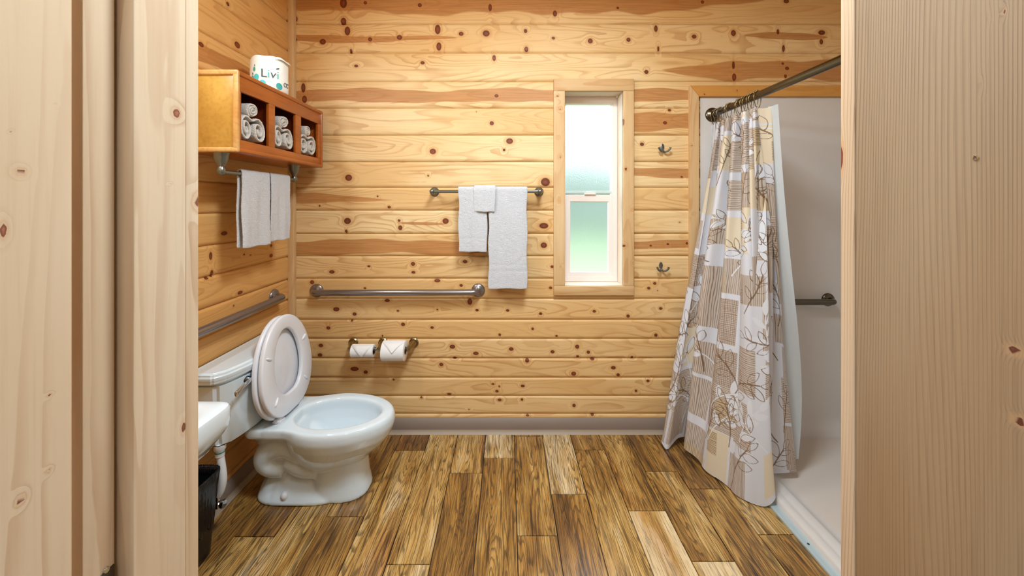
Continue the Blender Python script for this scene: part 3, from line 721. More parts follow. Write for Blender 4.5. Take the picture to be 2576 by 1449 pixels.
# pedestal column under the front, foot, back web
loft(bm, [egg(.445, .11, .146, .102, z=.0, p=2.6), egg(.445, .11, .146, .102, z=.012, p=2.6), egg(.445, .10, .135, .094, z=.06, p=2.6), egg(.445, .095, .130, .090, z=.12, p=2.5), egg(.44, .10, .135, .094, z=.20, p=2.2)])
loft(bm, [egg(.30, .185, .20, .115, z=.0, p=3.4), egg(.30, .187, .20, .117, z=.012, p=3.4), egg(.30, .182, .18, .108, z=.03, p=3.2), egg(.29, .165, .15, .088, z=.055, p=3), egg(.28, .12, .12, .06, z=.10, p=2.6)])
loft(bm, [sup(.145, .30, .045, .05, p=3), sup(.13, .32, .05, .15, p=3), sup(.105, .30, .085, .25, p=4), sup(.10, .28, .125, .298, p=5)])
loft(bm, [egg(.19, .075, .14, .098, z=.02, p=2.6), egg(.195, .06, .14, .085, z=.06, p=2.4), egg(.205, .04, .14, .062, z=.12, p=2.2)])
# trapway swelling on both sides
for s in (-1, 1):
    pth = curve([(XL + .37, TYC + s * .050, .150), (XL + .31, TYC + s * .056, .195), (XL + .245, TYC + s * .060, .228), (XL + .185, TYC + s * .062, .215), (XL + .160, TYC + s * .062, .175), (XL + .180, TYC + s * .058, .140), (XL + .24, TYC + s * .052, .125)], 5)
    n_ = len(pth); tube_bm(bm, pth, [.040 + .012 * math.sin(PI * i / n_) for i in range(n_)], 20)
    pth = curve([(XL + .38, TYC + s * .055, .115), (XL + .31, TYC + s * .060, .125), (XL + .25, TYC + s * .060, .160)], 5)
    tube_bm(bm, pth, .034, 16)
    tube_bm(bm, [(XL + .22, TYC + s * .03, .18), (XL + .36, TYC + s * .03, .16)], .055, 16)
o = bm_obj('bowl', bm, M['ceramic'], smooth=True); tl(o)
md = o.modifiers.new('fuse', 'REMESH'); md.mode = 'VOXEL'; md.voxel_size = .0045; md.use_smooth_shade = True
md = o.modifiers.new('soften', 'SMOOTH'); md.factor = .6; md.iterations = 9
# bolt caps
for s in (-1, 1): tl(lathe('bolt_cap', [(.0, .020), (.008, .0185), (.014, .013), (.017, .006), (.018, -.004)], (XL + .262, TYC + s * .098, .034), (0, s * .5, 1), M['seat'], n=20))
# tank
def tank_ring(z, x_back, dep_mid, dep_end, y0, y1, rc=.03, n=16):
    """plan ring with bowed front; listed counter-clockwise"""
    pts = []
    yc, hy = (y0 + y1) / 2, (y1 - y0) / 2
    fr = []
    for i in range(n + 1):
        t = -1 + 2 * i / n; fr.append((XL + x_back + dep_end + (dep_mid - dep_end) * (1 - abs(t) ** 2.2) - (rc if abs(t) == 1 else 0) * .6, yc + hy * t * (1 - .0)))
    pts = [(XL + x_back, y0)] + fr + [(XL + x_back, y1)]
    return [Vector((x, y, z)) for x, y in pts]
ty0, ty1 = 1.395, 1.925
bm = bmesh.new()
loft(bm, [tank_ring(.340, .020, .125, .095, ty0 + .055, ty1 - .055), tank_ring(.352, .015, .140, .105, ty0 + .045, ty1 - .045), tank_ring(.48, .012, .155, .115, ty0 + .025, ty1 - .025), tank_ring(.602, .012, .162, .120, ty0 + .015, ty1 - .015)])
bmesh.ops.recalc_face_normals(bm, faces=bm.faces); bmesh.ops.bevel(bm, geom=[e for e in bm.edges if e.calc_face_angle(0) > .6], offset=.012, segments=4, affect='EDGES')
tl(bm_obj('tank', bm, M['ceramic'], auto=30))
bm = bmesh.new()
loft(bm, [tank_ring(.598, .006, .170, .120, ty0 + .006, ty1 - .006), tank_ring(.612, .004, .178, .126, ty0, ty1), tank_ring(.634, .004, .178, .126, ty0, ty1), tank_ring(.644, .008, .166, .116, ty0 + .008, ty1 - .008)])
bmesh.ops.recalc_face_normals(bm, faces=bm.faces); bmesh.ops.bevel(bm, geom=[e for e in bm.edges if e.calc_face_angle(0) > .35], offset=.006, segments=3, affect='EDGES')
tl(bm_obj('tank_lid', bm, M['ceramic'], auto=30))
# flush lever
xh = XL + .166
fh = tl(lathe('flush_lever', [(0, .022), (.010, .021), (.013, .010), (.015, 0)], (xh - .010, 1.515, .572), (1, 0, 0), M['darkchrome'], n=20))
bm = bmesh.new(); pth = curve([(xh + .010, 1.515, .572), (xh + .014, 1.48, .570), (xh + .018, 1.44, .566), (xh + .020, 1.415, .563)], 5)
V, Fc = tube_data(pth, .007, 12)
for q, v in enumerate(V):
    c = pth[q // 12]; v.z = c.z + (v.z - c.z) * 1.5; v.x = c.x + (v.x - c.x) * .7
o = mesh_obj('lever_arm', V, Fc, M['chrome'], fh, True); o.matrix_parent_inverse = Matrix.Identity(4)
# seat ring and lid, swung up against the tank
hx0, hz0 = -.985, .340
tilt = math.atan2(.045, .43)
def up(u, v, w_):            # u across (Y), v up the seat from the hinge, w_ out towards the room
    ct, st_ = math.cos(tilt), math.sin(tilt)
    return Vector((hx0 - v * st_ + w_ * ct, TYC + u, hz0 + v * ct + w_ * st_))
def seat_outline(L, W, n=72, z0=0., sq=2.35):
    out = []
    for i in range(n):
        a = 2 * PI * i / n; c, s = math.cos(a), math.sin(a)
        p = 3.3 if s < 0 else 2.0
        r = (abs(c) ** p + abs(s) ** p) ** (-1 / p)
        v = (L * .40 if s < 0 else L * .60) * s * r + L * .40 + z0
        u = W * c * r
        if s < 0: u *= 1 - .26 * (max(0, (L * .40 + z0 - v)) / (L * .40)) ** 1.6
        out.append((u, v))
    return out
def plate(name, outl, w0, w1, mat, inner=None, par_=None, rnd=.006):
    bm = bmesh.new(); n = len(outl)
    def shrink(o_, k):
        cu = sum(a for a, b in o_) / n; cv = sum(b for a, b in o_) / n
        return [(cu + (a - cu) * k, cv + (b - cv) * k) for a, b in o_]
    ks = [(1 - .03, w0), (1 - .008, w0 + rnd * .35), (1, w0 + rnd), (1, w1 - rnd), (1 - .008, w1 - rnd * .35), (1 - .03, w1)]
    R = [[bm.verts.new(up(a, b, w_)) for a, b in shrink(outl, k)] for k, w_ in ks]
    if inner:
        ki = [(1.06, w1), (1.015, w1 - rnd * .35), (1, w1 - rnd), (1, w0 + rnd), (1.015, w0 + rnd * .35), (1.06, w0)]
        R += [[bm.verts.new(up(a, b, w_)) for a, b in shrink(inner, k)] for k, w_ in ki]; R.append(R[0])
    for A, B in zip(R, R[1:]):
        for j in range(n): bm.faces.new((A[j], A[(j + 1) % n], B[(j + 1) % n], B[j]))
    if not inner: bm.faces.new(R[0][::-1]); bm.faces.new(R[-1])
    return tl(bm_obj(name, bm, mat, auto=50))
seat_ = plate('seat', seat_outline(.425, .190, z0=.010), .002, .022, M['seat'], inner=[(u * .54, (v - .22) * .66 + .232) for u, v in seat_outline(.425, .190, z0=.010)])
lid_ = plate('lid', seat_outline(.430, .193, z0=.002), -.024, -.004, M['seat'])
for (u, v) in ((-.115, .10), (.115, .10), (-.135, .29), (.135, .29)):
    a = math.atan2(v - .22, u)
    bm = bmesh.new(); r = bmesh.ops.create_uvsphere(bm, u_segments=16, v_segments=10, radius=1)
    for q in r['verts']:
        l = q.co.copy(); uu = u + l.x * .020 * math.cos(a) - l.y * .006 * math.sin(a); vv = v + l.x * .020 * math.sin(a) + l.y * .006 * math.cos(a)
        q.co = up(uu, vv, .022 + l.z * .007)
    b = bm_obj('bumper', bm, M['seat'], seat_, True); b.matrix_parent_inverse = Matrix.Identity(4)
for s in (-1, 1):
    bm = bmesh.new(); lathe_bm(bm, [(0, -.025), (.009, -.025), (.011, -.020), (.011, .020), (.009, .025), (0, .025)], (hx0 - .002, TYC + s * .075, .350), (0, 1, 0), 16)
    box_bm(bm, hx0 - .022, hx0 + .014, TYC + s * .075 - .02, TYC + s * .075 + .02, .333, .348, .004)
    tl(bm_obj('hinge', bm, M['seat'], auto=35))

# ================================================================== SINK, BIN
sink = thing('wall_sink', (-1.0, .9, .6), 'white wall-hung sink just inside the doorway on the left', 'sink')
def sup2(x0, x1, y0, y1, z, p=14, n=160):
    cx, cy, a, b = (x0 + x1) / 2, (y0 + y1) / 2, (x1 - x0) / 2, (y1 - y0) / 2; out = []
    for i in range(n):
        t = 2 * PI * i / n; c, s = math.cos(t), math.sin(t); r = (abs(c) ** p + abs(s) ** p) ** (-1 / p); out.append(Vector((cx + a * c * r, cy + b * s * r, z)))
    return out
bm = bmesh.new(); xa, xb, ya, yb = XL + .002, -.777, .60, 1.080
loft(bm, [sup2(xa, xb - .16, ya + .13, yb - .13, .575, 4), sup2(xa, xb - .060, ya + .04, yb - .03, .588, 8), sup2(xa, xb - .042, ya + .02, yb - .012, .600, 12), sup2(xa, xb - .014, ya + .006, yb - .004, .640), sup2(xa, xb - .002, ya + .001, yb - .001, .660), sup2(xa, xb, ya, yb, .675), sup2(xa, xb, ya, yb, .706), sup2(xa, xb - .003, ya + .003, yb - .003, .714), sup2(xa, xb - .012, ya + .01, yb - .01, .718),
          sup2(xa + .11, xb - .035, ya + .04, yb - .04, .718, 5), sup2(xa + .115, xb - .042, ya + .05, yb - .05, .710, 4), sup2(xa + .14, xb - .07, ya + .09, yb - .09, .64, 3), sup2(xa + .2, xb - .13, ya + .18, yb - .18, .61, 2)])
setpar(bm_obj('basin', bm, M['ceramic'], auto=35), sink)
dr = tube('drain_pipe', curve([(-1.0, .84, .60), (-1.0, .84, .48), (-1.02, .84, .43), (-1.08, .84, .42), (-1.14, .84, .46), (XL + .002, .84, .48)], 6), .018, M['pipe']); setpar(dr, sink)
# toilet supply line hanging from the tank to its stop valve
sx_, sy_ = -1.118, 1.462
tl(lathe('supply_collar', [(0, 0), (.020, 0), (.020, .018), (.016, .024), (.016, .045), (.0, .046)], (sx_, sy_, .345), (0, 0, -1), M['pipe'], n=20))
tl(lathe('teal_band', [(.0168, 0), (.0168, .004)], (sx_, sy_, .318), (0, 0, -1), M['teal'], n=20))
tl(tube('supply_hose', curve([(sx_, sy_, .31), (sx_ + .006, sy_, .26), (sx_ + .010, sy_, .21), (sx_ + .004, sy_, .17), (sx_ - .006, sy_, .145)], 6), [.012 + .003 * math.sin(PI * k / 24) for k in range(25)], M['pipe']))
bm = bmesh.new(); lathe_bm(bm, [(0, 0), (.009, 0), (.009, .03), (.013, .034), (.013, .05), (0, .051)], (sx_ - .008, sy_, .150), (0, 0, -1), 18); lathe_bm(bm, [(0, 0), (.007, 0), (.007, .075), (0, .075)], (sx_ - .004, sy_, .112), (-1, 0, 0), 16); lathe_bm(bm, [(.0, 0), (.014, .001), (.016, .008), (.014, .014), (0, .016)], (sx_ + .004, sy_, .112), (1, 0, 0), 18)
tl(bm_obj('stop_valve', bm, M['chrome'], auto=40))
tl(lathe('wall_flange', [(.007, .010), (.018, .008), (.028, .003), (.029, 0)], (XL + .007, sy_, .112), (1, 0, 0), M['pipe'], n=24))
bin_ = thing('waste_bin', (-1.13, 1.31, 0), 'slim black waste bin with a black liner between the sink and the toilet', 'bin')
bm = bmesh.new(); bx0, bx1, by0, by1 = XL + .024, -1.072, 1.22, 1.415
def tap(z, k): 
    cx, cy = (bx0 + bx1) / 2, (by0 + by1) / 2
    return sup2(cx - (bx1 - bx0) / 2 * k, cx + (bx1 - bx0) / 2 * k, cy - (by1 - by0) / 2 * k, cy + (by1 - by0) / 2 * k, z, 6)
loft(bm, [tap(0.0, .72), tap(.004, .74), tap(.27, .94), tap(.275, .99), tap(.285, .99), tap(.285, .93), tap(.02, .68)])
setpar(bm_obj('bin_body', bm, M['black'], auto=40), bin_)
bm = bmesh.new(); rr = []
rb = random.Random(4)
for z, k in ((.10, .845), (.13, .875), (.17, .905), (.21, .94), (.25, .975), (.285, 1.02), (.297, 1.01), (.292, .95), (.27, .90)):
    R = tap(z, k); c = Vector(((bx0 + bx1) / 2, (by0 + by1) / 2, z))
    rr.append([c + (v - c) * (1 + .018 * math.sin(i * 1.9 + z * 40) + .012 * math.sin(i * 3.7 - z * 70)) + Vector((0, 0, .012 * math.sin(i * .55 + k * 3) if z < .12 else 0)) for i, v in enumerate(R)])
loft(bm, rr, False, False); setpar(bm_obj('bin_liner', bm, M['bag'], smooth=True), bin_)

# ================================================================== GRAB BARS, TOWEL BARS, ROLL HOLDER
def grab_bar(name, A, B, out, mat, label, r=.0165, stand=.052, fr=.038):
    A, B, out = Vector(A), Vector(B), Vector(out); d = (B - A).normalized()
    t = thing(name, (A + B) / 2, label, 'grab bar')
    a = A + out * stand; b = B + out * stand; c = .028
    pth = [A + out * .004, A + out * (stand - c)]
    for k in range(1, 7): 
        th = PI / 2 * k / 6; pth.append(A + out * (stand - c) + out * c * math.sin(th) + d * c * (1 - math.cos(th)))
    for k in range(6, -1, -1):
        th = PI / 2 * k / 6; pth.append(B + out * (stand - c) + out * c * math.sin(th) - d * c * (1 - math.cos(th)))
    pth.append(B + out * .004)
    setpar(tube('rail', pth, r, mat, n=24), t)
    for P_ in (A, B): setpar(lathe('flange', [(r, .016), (r + .003, .014), (fr - .010, .012), (fr - .003, .008), (fr, .003), (fr, 0)], P_, out, mat, n=36), t)
    return t
grab_bar('grab_bar', ((797 - CX) / 450, YB, zpx(731)), ((1203 - CX) / 450, YB, zpx(730)), (0, -1, 0), M['steel'], 'long brushed steel grab bar on the back wall above the paper rolls')
grab_bar('grab_bar', (XL, 1.945, .797), (XL, .98, .797), (1, 0, 0), M['steel'], 'brushed steel grab bar on the left wall above the toilet tank', fr=.040, r=.018)
grab_bar('grab_bar', (1.30, YB - .010, .745), ((2082 - CX) / 452, YB - .010, .745), (0, -1, 0), M['bronze'], 'grab bar inside the shower beside the curtain', r=.016, fr=.036)
def post_prof(k=1): return [(0, 0), (.026 * k, 0), (.026 * k, .003), (.021 * k, .007), (.019 * k, .010), (.017 * k, .018), (.0115 * k, .040), (.010 * k, .05), (.0105 * k, .055), (.0135 * k, .062), (.0145 * k, .070), (.012 * k, .079), (.006 * k, .084), (0, .085)]
tb_z = zpx(479) - .008; tbY = YB - .070
rack = thing('towel_bar', ((1220 - CX) / 450, YB, tb_z), 'nickel towel bar with round posts on the back wall left of the window', 'towel bar')
tbx0, tbx1 = (1090 - CX) / 458, (1357 - CX) / 458
setpar(tube('rail', [(tbx0, tbY, tb_z), (tbx1, tbY, tb_z)], .0085, M['nickel']), rack)
for x in (tbx0, tbx1): setpar(lathe('post', post_prof(), (x, YB, tb_z), (0, -1, 0), M['nickel']), rack)
# cabinet rail is built with the cabinet
def towel(name, A, B, out, z_top, z_front, z_back, mat, r=.010, thick=.007, seed=0, hang=0., bands=(), back_off=0.):
    """cloth folded over a rail running A->B (xy), out = direction of the front face"""
    A, B, out = Vector((*A, 0)), Vector((*B, 0)), Vector((*out, 0)); L = (B - A).length; d = (B - A) / L
    prof = []   # (offset out, z, side)
    lf = z_top - r - z_front; nf = max(6, int(lf / .008))
    for i in range(nf + 1): prof.append((r, z_front + lf * i / nf))
    for k in range(1, 10): prof.append((r * math.cos(PI * k / 10), z_top - r + r * math.sin(PI * k / 10)))
    lb = z_top - r - z_back; nb = max(6, int(lb / .02))
    for i in range(nb + 1): prof.append((-r, z_top - r - lb * i / nb))
    nu = max(8, int(L / .008)); V = []; Fc = []; rs = np.random.RandomState(seed); ph = rs.rand(8) * 6
    for i, (o_, z) in enumerate(prof):
        for j in range(nu + 1):
            s = j / nu; dn = max(0, z_top - z)
            wob = .0035 * math.sin(s * 7 + ph[0] + z * 6) * min(1, dn * 6) + .002 * math.sin(s * 17 + ph[1]) * min(1, dn * 8)
            edge = .003 * math.sin(z * 31 + ph[2]) * (1 if j == 0 else 0) + .003 * math.sin(z * 27 + ph[3]) * (1 if j == nu else 0)
            side = 1 if o_ > 0 else -1
            bd = 0
            if side > 0:
                for zb, w_ in bands:
                    if abs(z - zb) < w_: bd = -.0016
            hem = .0015 * math.sin(s * 11 + ph[4])
            inset = (.006 * dn if side < 0 else 0)
            o2 = o_ + side * wob * (1 if side > 0 else .3) + bd + (.012 * dn * dn if side > 0 else 0) * hang
            p_ = A + d * (s * L + edge) + out * o2; zz = z + (hem if (i == 0 or i == len(prof) - 1) else 0) - (back_off * (s - .5) if side < 0 and i == len(prof) - 1 else 0)
            V.append((p_.x, p_.y, zz))
    for i in range(len(prof) - 1):
        for j in range(nu): q = i * (nu + 1) + j; Fc.append((q, q + 1, q + nu + 2, q + nu + 1))
    o = mesh_obj(name, V, Fc, mat, None, True)
    md = o.modifiers.new('cloth_thickness', 'SOLIDIFY'); md.thickness = thick; md.offset = 1
    md = o.modifiers.new('smooth', 'SUBSURF'); md.levels = 1; md.render_levels = 1
    md = o.modifiers.new('pile', 'DISPLACE'); tx = bpy.data.textures.new('pile', 'CLOUDS'); tx.noise_scale = .006; md.texture = tx; md.strength = .003; md.texture_coords = 'GLOBAL'
    return o
# make sure solidify grows outwards: front faces must point along +out for these windings
def hang_towel(name, x0, x1, z_front, z_back, label, seed, r=.0165, ztop=None, bands=(), mat='terry', extra=0.):
    o = towel(name, (x0, tbY), (x1, tbY), (0, -1), (ztop or tb_z + .020), z_front, z_back, M[mat], r=r, seed=seed, bands=bands)
    return tag(o, label, 'towel', 'towels on the back wall rail')
def tx(px): return (px - CX) / 470
def tz(py): return H - (py - CY) / 470
hang_towel('hand_towel', tx(1153), tx(1225), tz(634), tz(637), 'medium white hand towel hanging left of the long bath towel on the back wall rail', 1, r=.013, bands=[(tz(600), .006)])
hang_towel('bath_towel', tx(1229), tx(1326), tz(727), tz(731), 'long white bath towel, the longest on the back wall rail', 2, r=.013, bands=[(tz(668), .004), (tz(682), .006)])
hang_towel('washcloth', tx(1192), tx(1246), tz(533), tz(530), 'small white washcloth draped over the gap between two towels on the back wall rail', 3, r=.024, ztop=tb_z + .028, bands=[(tz(512), .004)])

# toilet paper holder with two rolls
hz = zpx(862); 
hold = thing('paper_holder', ((960 - CX) / 450, YB, hz), 'aged brass double toilet paper holder on the back wall', 'paper holder')
hy = YB - .085; rz = H - (878 - CY) * hy / F * 1.0
hx = [(881 - CX) * hy / F, (954 - CX) * hy / F, (1027 - CX) * hy / F]; fx = [(889 - CX) / 450, (964 - CX) / 450, (1041 - CX) / 450]
for a, b in zip(hx, fx):
    p0 = Vector((b, YB, hz)); p1 = Vector((a, hy, rz)); ax = (p1 - p0)
    bm = bmesh.new(); lathe_bm(bm, [(.027, 0), (.027, .003), (.022, .008)], p0, (0, -1, 0), 28)
    L = ax.length; lathe_bm(bm, [(.021, .002), (.019, L * .25), (.014, L * .55), (.0105, L * .8), (.009, L * .9), (.0125, L * .97), (.0135, L * 1.04), (.010, L * 1.12), (.0, L * 1.15)], p0, ax, 24)
    setpar(bm_obj('post', bm, M['brass'], auto=40), hold)
for a, b in ((hx[0], hx[1]), (hx[1], hx[2])):
    setpar(lathe('roller', [(.0, 0), (.007, 0), (.0075, .02), (.0115, .022), (.0115, b - a - .022), (.0075, b - a - .020), (.007, b - a), (0, b - a)], (a, hy, rz), (1, 0, 0), M['nickel'], n=20), hold)
def paper_roll(x0, x1, R, zc, label, flap):
    t = thing('toilet_roll', ((x0 + x1) / 2, hy, zc), label, 'toilet roll', 'toilet rolls on the brass holder'); L = x1 - x0; rc = .0205
    setpar(lathe('paper', [(rc, 0), (R - .0015, 0), (R, .0012), (R, L - .0012), (R - .0015, L), (rc, L)], (x0, hy, zc), (1, 0, 0), M['paper'], n=56), t)
    setpar(lathe('core', [(rc, .0), (rc - .0012, .0), (rc - .0012, L), (rc, L), (rc, 0)], (x0, hy, zc), (1, 0, 0), M['card'], n=40), t)
    # last sheet folded to a point
    n = 14; V = []; Fc = []
    a0, a1, lift = flap
    for i in range(n + 1):
        u = i / n; ang = a0 + (a1 - a0) * u
        hw = L / 2 * (1 - u) * .98 + .001; cxx = x0 + L * .5 + (.03 * L) * u
        rr = R + .0012 + lift * u * u
        for s in (-1, -.5, 0, .5, 1): V.append((cxx + s * hw, hy - math.cos(ang) * rr, zc + math.sin(ang) * rr))
    for i in range(n):
        for j in range(4): q = i * 5 + j; Fc.append((q, q + 1, q + 6, q + 5))
    o = mesh_obj('folded_sheet', V, Fc, M['paper'], None, True); md = o.modifiers.new('t', 'SOLIDIFY'); md.thickness = .0012; md.offset = 1
    setpar(o, t)
rollz = rz - .0085
paper_roll((886 - CX) * hy / F, (941 - CX) * hy / F, .0335, rz - .0088, 'half-used small toilet roll, left one on the brass holder', (math.radians(70), math.radians(-42), .003))
paper_roll((964 - CX) * hy / F, (1020 - CX) * hy / F, .0525, rz - .0088, 'fuller and larger toilet roll, right one on the brass holder', (math.radians(70), math.radians(8), .004))

# robe hooks
def robe_hook(px, py, label):
    x, z = (px - CX) / 450, zpx(py); t = thing('robe_hook', (x, YB, z), label, 'hook', 'double hooks right of the window')
    bm = bmesh.new(); R = []
    for y, k in ((0, 1), (-.003, 1), (-.0045, .8)):
        ring = []
        for i in range(28):
            a = 2 * PI * i / 28; c, s = math.cos(a), math.sin(a)
            wv_ = .0105 * (1 - .28 * max(0, -s)) ; ring.append(Vector((x + wv_ * c * k, YB + y, z + .002 + .021 * s * (k if s > 0 else 1))))
        R.append(ring)
    loft(bm, R); setpar(bm_obj('backplate', bm, M['nickel'], auto=40), t)
    for s in (-1, 1):
        pth = curve([(x + s * .001, YB - .004, z - .016), (x + s * .008, YB - .016, z - .024), (x + s * .018, YB - .026, z - .022), (x + s * .028, YB - .032, z - .012), (x + s * .0315, YB - .033, z - .001)], 5)
        n_ = len(pth); setpar(tube('prong', pth, [.0052 + (.0012 if i > n_ - 4 else 0) for i in range(n_)], M['nickel'], n=12), t)
    for dx, dz in ((-.0025, .012), (.003, .002)): setpar(lathe('screw', [(0, .0016), (.003, .001), (.0032, 0)], (x + dx, YB - .0042, z + dz), (0, -1, 0), M['screw'], n=12), t)
robe_hook(1666, 372, 'upper of two metal double robe hooks between the window and the shower')
robe_hook(1662, 669, 'lower of two metal double robe hooks between the window and the shower')

# ================================================================== CABINET
CX0, CX1, CY0, CY1, CZ0, CZ1 = XL + .003, -.995, 1.385, 2.030, 1.472, 1.776
cab = thing('wall_cabinet', (-1.1, 1.7, CZ0), 'amber stained wooden cubby cabinet with three openings, mounted on the left wall', 'cabinet')
cb = lambda o: setpar(o, cab)
e = .016
def halfround(name, A, B, r, mat, n=16): return cb(tube(name, [A, B], r, mat, n=n))
cb(box('top_panel', CX0, CX1 - .004, CY0 + .004, CY1 - .004, CZ1 - .016, CZ1, M['cabedge'], bevel=.004))
cb(box('bottom_panel', CX0, CX1 - .004, CY0 + .004, CY1 - .004, CZ0, CZ0 + .016, M['cabfront'], bevel=.004))
cb(box('end_panel', CX0, CX1 - .014, CY0 + .006, CY0 + .020, CZ0 + .010, CZ1 - .010, M['cabend'], bevel=.001))
cb(box('end_panel', CX0, CX1 - .014, CY1 - .020, CY1 - .006, CZ0 + .010, CZ1 - .010, M['cabfront'], bevel=.001))
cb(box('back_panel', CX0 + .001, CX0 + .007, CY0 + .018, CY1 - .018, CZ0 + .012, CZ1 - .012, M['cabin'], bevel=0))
# rounded mouldings framing the end and the front
def mould(y0, y1, x0, x1, z0, z1, mat, name='moulding'): return cb(box(name, x0, x1, y0, y1, z0, z1, mat, bevel=.0065, seg=4))
mould(CY0, CY0 + .016, CX0, CX1, CZ1 - .020, CZ1 + .001, M['cabedge']); mould(CY0, CY0 + .016, CX0, CX1, CZ0 - .001, CZ0 + .018, M['cabedge']); mould(CY0 + .0005, CY0 + .016, CX1 - .020, CX1 + .0005, CZ0, CZ1, M['cabedge'])
mould(CY0 + .001, CY1, CX1 - .014, CX1 + .0002, CZ1 - .0185, CZ1 + .0005, M['cabfront']); mould(CY0 + .001, CY1, CX1 - .014, CX1 + .0002, CZ0 - .0005, CZ0 + .0185, M['cabfront'])
mould(CY1 - .014, CY1, CX1 - .014, CX1, CZ0, CZ1, M['cabfront'])
opn = [(1.413, 1.577), (1.619, 1.777), (1.824, 1.987)]; oz0, oz1 = 1.520, 1.702
fx0, fx1 = CX1 - .018, CX1 - .005
bm = bmesh.new()
cuts = [CY0 + .010] + [v for o_ in opn for v in o_] + [CY1 - .010]
for a, b in zip(cuts[::2], cuts[1::2]): box_bm(bm, fx0, fx1, a, b, oz0, oz1, 0)
fr_st = [(a, b) for a, b in zip(cuts[::2], cuts[1::2])]
bm.free()
cb(box('top_rail', fx0, fx1, CY0 + .010, CY1 - .010, oz1, CZ1 - .012, M['cabfront'], bevel=.0012)); cb(box('bottom_rail', fx0, fx1, CY0 + .010, CY1 - .010, CZ0 + .012, oz0, M['cabfront'], bevel=.0012))
for a, b in fr_st: cb(box('stile', fx0, fx1 - .0004, a, b, oz0, oz1, M['cabfront'], bevel=.0012))
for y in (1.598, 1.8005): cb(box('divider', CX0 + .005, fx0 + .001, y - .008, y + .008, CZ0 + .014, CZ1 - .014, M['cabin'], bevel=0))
cb(box('cubby_floor', CX0 + .005, fx0 + .001, CY0 + .018, CY1 - .018, CZ0 + .014, oz0 - .004, M['cabfront'], bevel=0))
# towel rail under the cabinet
RX, RZ = -1.076, 1.401
py_ = (1.4135, 1.897)
cr = thing('towel_bar', (RX, 1.65, RZ), 'nickel towel bar hanging under the amber wall cabinet', 'towel bar')
for y in py_: setpar(lathe('post', [(0, 0), (.027, 0), (.027, .003), (.0245, .006), (.0235, .022), (.019, .036), (.0125, .048), (.0105, .053), (.0135, .060), (.0150, .069), (.0130, .078), (.007, .084), (0, .0855)], (RX, y, CZ0), (0, 0, -1), M['nickel'], n=32), cr)
setpar(tube('rail', [(RX, py_[0], RZ), (RX, py_[1], RZ)], .0085, M['nickel']), cr)
def cab_towel(y0, y1, zf, zb, label, seed):
    o = towel('hand_towel', (RX, y1), (RX, y0), (1, 0), RZ + .020, zf, zb, M['terry'], r=.013, seed=seed); tag(o, label, 'towel', 'towels under the cabinet')
cab_towel(1.508, 1.688, 1.098, 1.098, 'white hand towel under the cabinet, the one nearer the doorway', 5)
cab_towel(1.694, 1.840, 1.108, 1.125, 'white hand towel under the cabinet, the one nearer the back corner', 6)

# rolled towels in the cubbies
def swept(name, pts, x0, x1, th, mat, nx=10, seed=0):
    """ribbon following pts (y,z), extruded along X from x0 to x1, given thickness; a front end slightly rounded"""
    m = len(pts); V = []; Fc = []; rs = np.random.RandomState(seed); ph = rs.rand(4) * 6
    for k in range(nx + 1):
        t = k / nx; x = x0 + (x1 - x0) * t
        for i, (y, z) in enumerate(pts):
            w_ = .0012 * math.sin(i * .5 + ph[0] + t * 3); V.append((x + .003 * math.sin(i * .35 + ph[1]), y + w_, z + .001 * math.sin(i * .8 + ph[2] + t * 4)))
    for k in range(nx):
        for i in range(m - 1): q = k * m + i; Fc.append((q, q + 1, q + m + 1, q + m))
    o = mesh_obj(name, V, Fc, mat, None, True)
    md = o.modifiers.new('cloth_thickness', 'SOLIDIFY'); md.thickness = th; md.offset = 0
    md = o.modifiers.new('smooth', 'SUBSURF'); md.levels = 1; md.render_levels = 2
    md = o.modifiers.new('pile', 'DISPLACE'); tx_ = bpy.data.textures.new('pile', 'CLOUDS'); tx_.noise_scale = .007; md.texture = tx_; md.strength = .003; md.texture_coords = 'GLOBAL'
    return o
where = ['in the cubby nearest the doorway', 'in the middle cubby', 'in the cubby nearest the back corner']
for i, (a, b) in enumerate(opn):
    yc = (a + b) / 2 - .003; z0 = oz0 - .003; xf = CX1 - .012; xb_ = xf - .16
    r = .031; sp = []
    # double roll: two spirals joined by a sagging top
    cl, cr_ = (yc - .037, z0 + .056), (yc + .038, z0 + .056)
    def spiral(c, sgn, turns=1.9, ra=.006, rb=.038, elong=1.30):
        out = []
        n = 34
        for k in range(n + 1):
            t = k / n; ang = PI / 2 + sgn * (-(1 - t) * turns * 2 * PI); rr = ra + (rb - ra) * t
            out.append((c[0] + rr * math.cos(ang) * .93, c[1] + rr * math.sin(ang) * elong))
        return out
    L_ = spiral(cl, -1); R_ = spiral(cr_, 1)
    mid = [(yc - .018, z0 + .100), (yc, z0 + .088), (yc + .019, z0 + .100)]
    pts = L_ + mid + R_[::-1]
    o = swept('rolled_hand_towel', pts, xf, xb_, .010, M['terrywarm'], seed=i)
    tag(o, 'double-rolled white hand towel, lower one ' + where[i], 'towel', 'double-rolled hand towels in the cabinet')
    c = (yc - .004 + (.006 if i == 1 else 0), z0 + .132 - .002 * i); pts = []
    n = 50
    for k in range(n + 1):
        t = k / n; ang = .6 + t * 2.6 * 2 * PI; rr = .004 + .024 * t; pts.append((c[0] + rr * math.cos(ang) * 1.12, c[1] + rr * math.sin(ang) * .95))
    o = swept('rolled_washcloth', pts, xf + .002, xb_ + .02, .0085, M['terrywarm'], seed=10 + i)
    tag(o, 'small cream white rolled washcloth lying on top ' + where[i], 'towel', 'rolled washcloths in the cabinet')

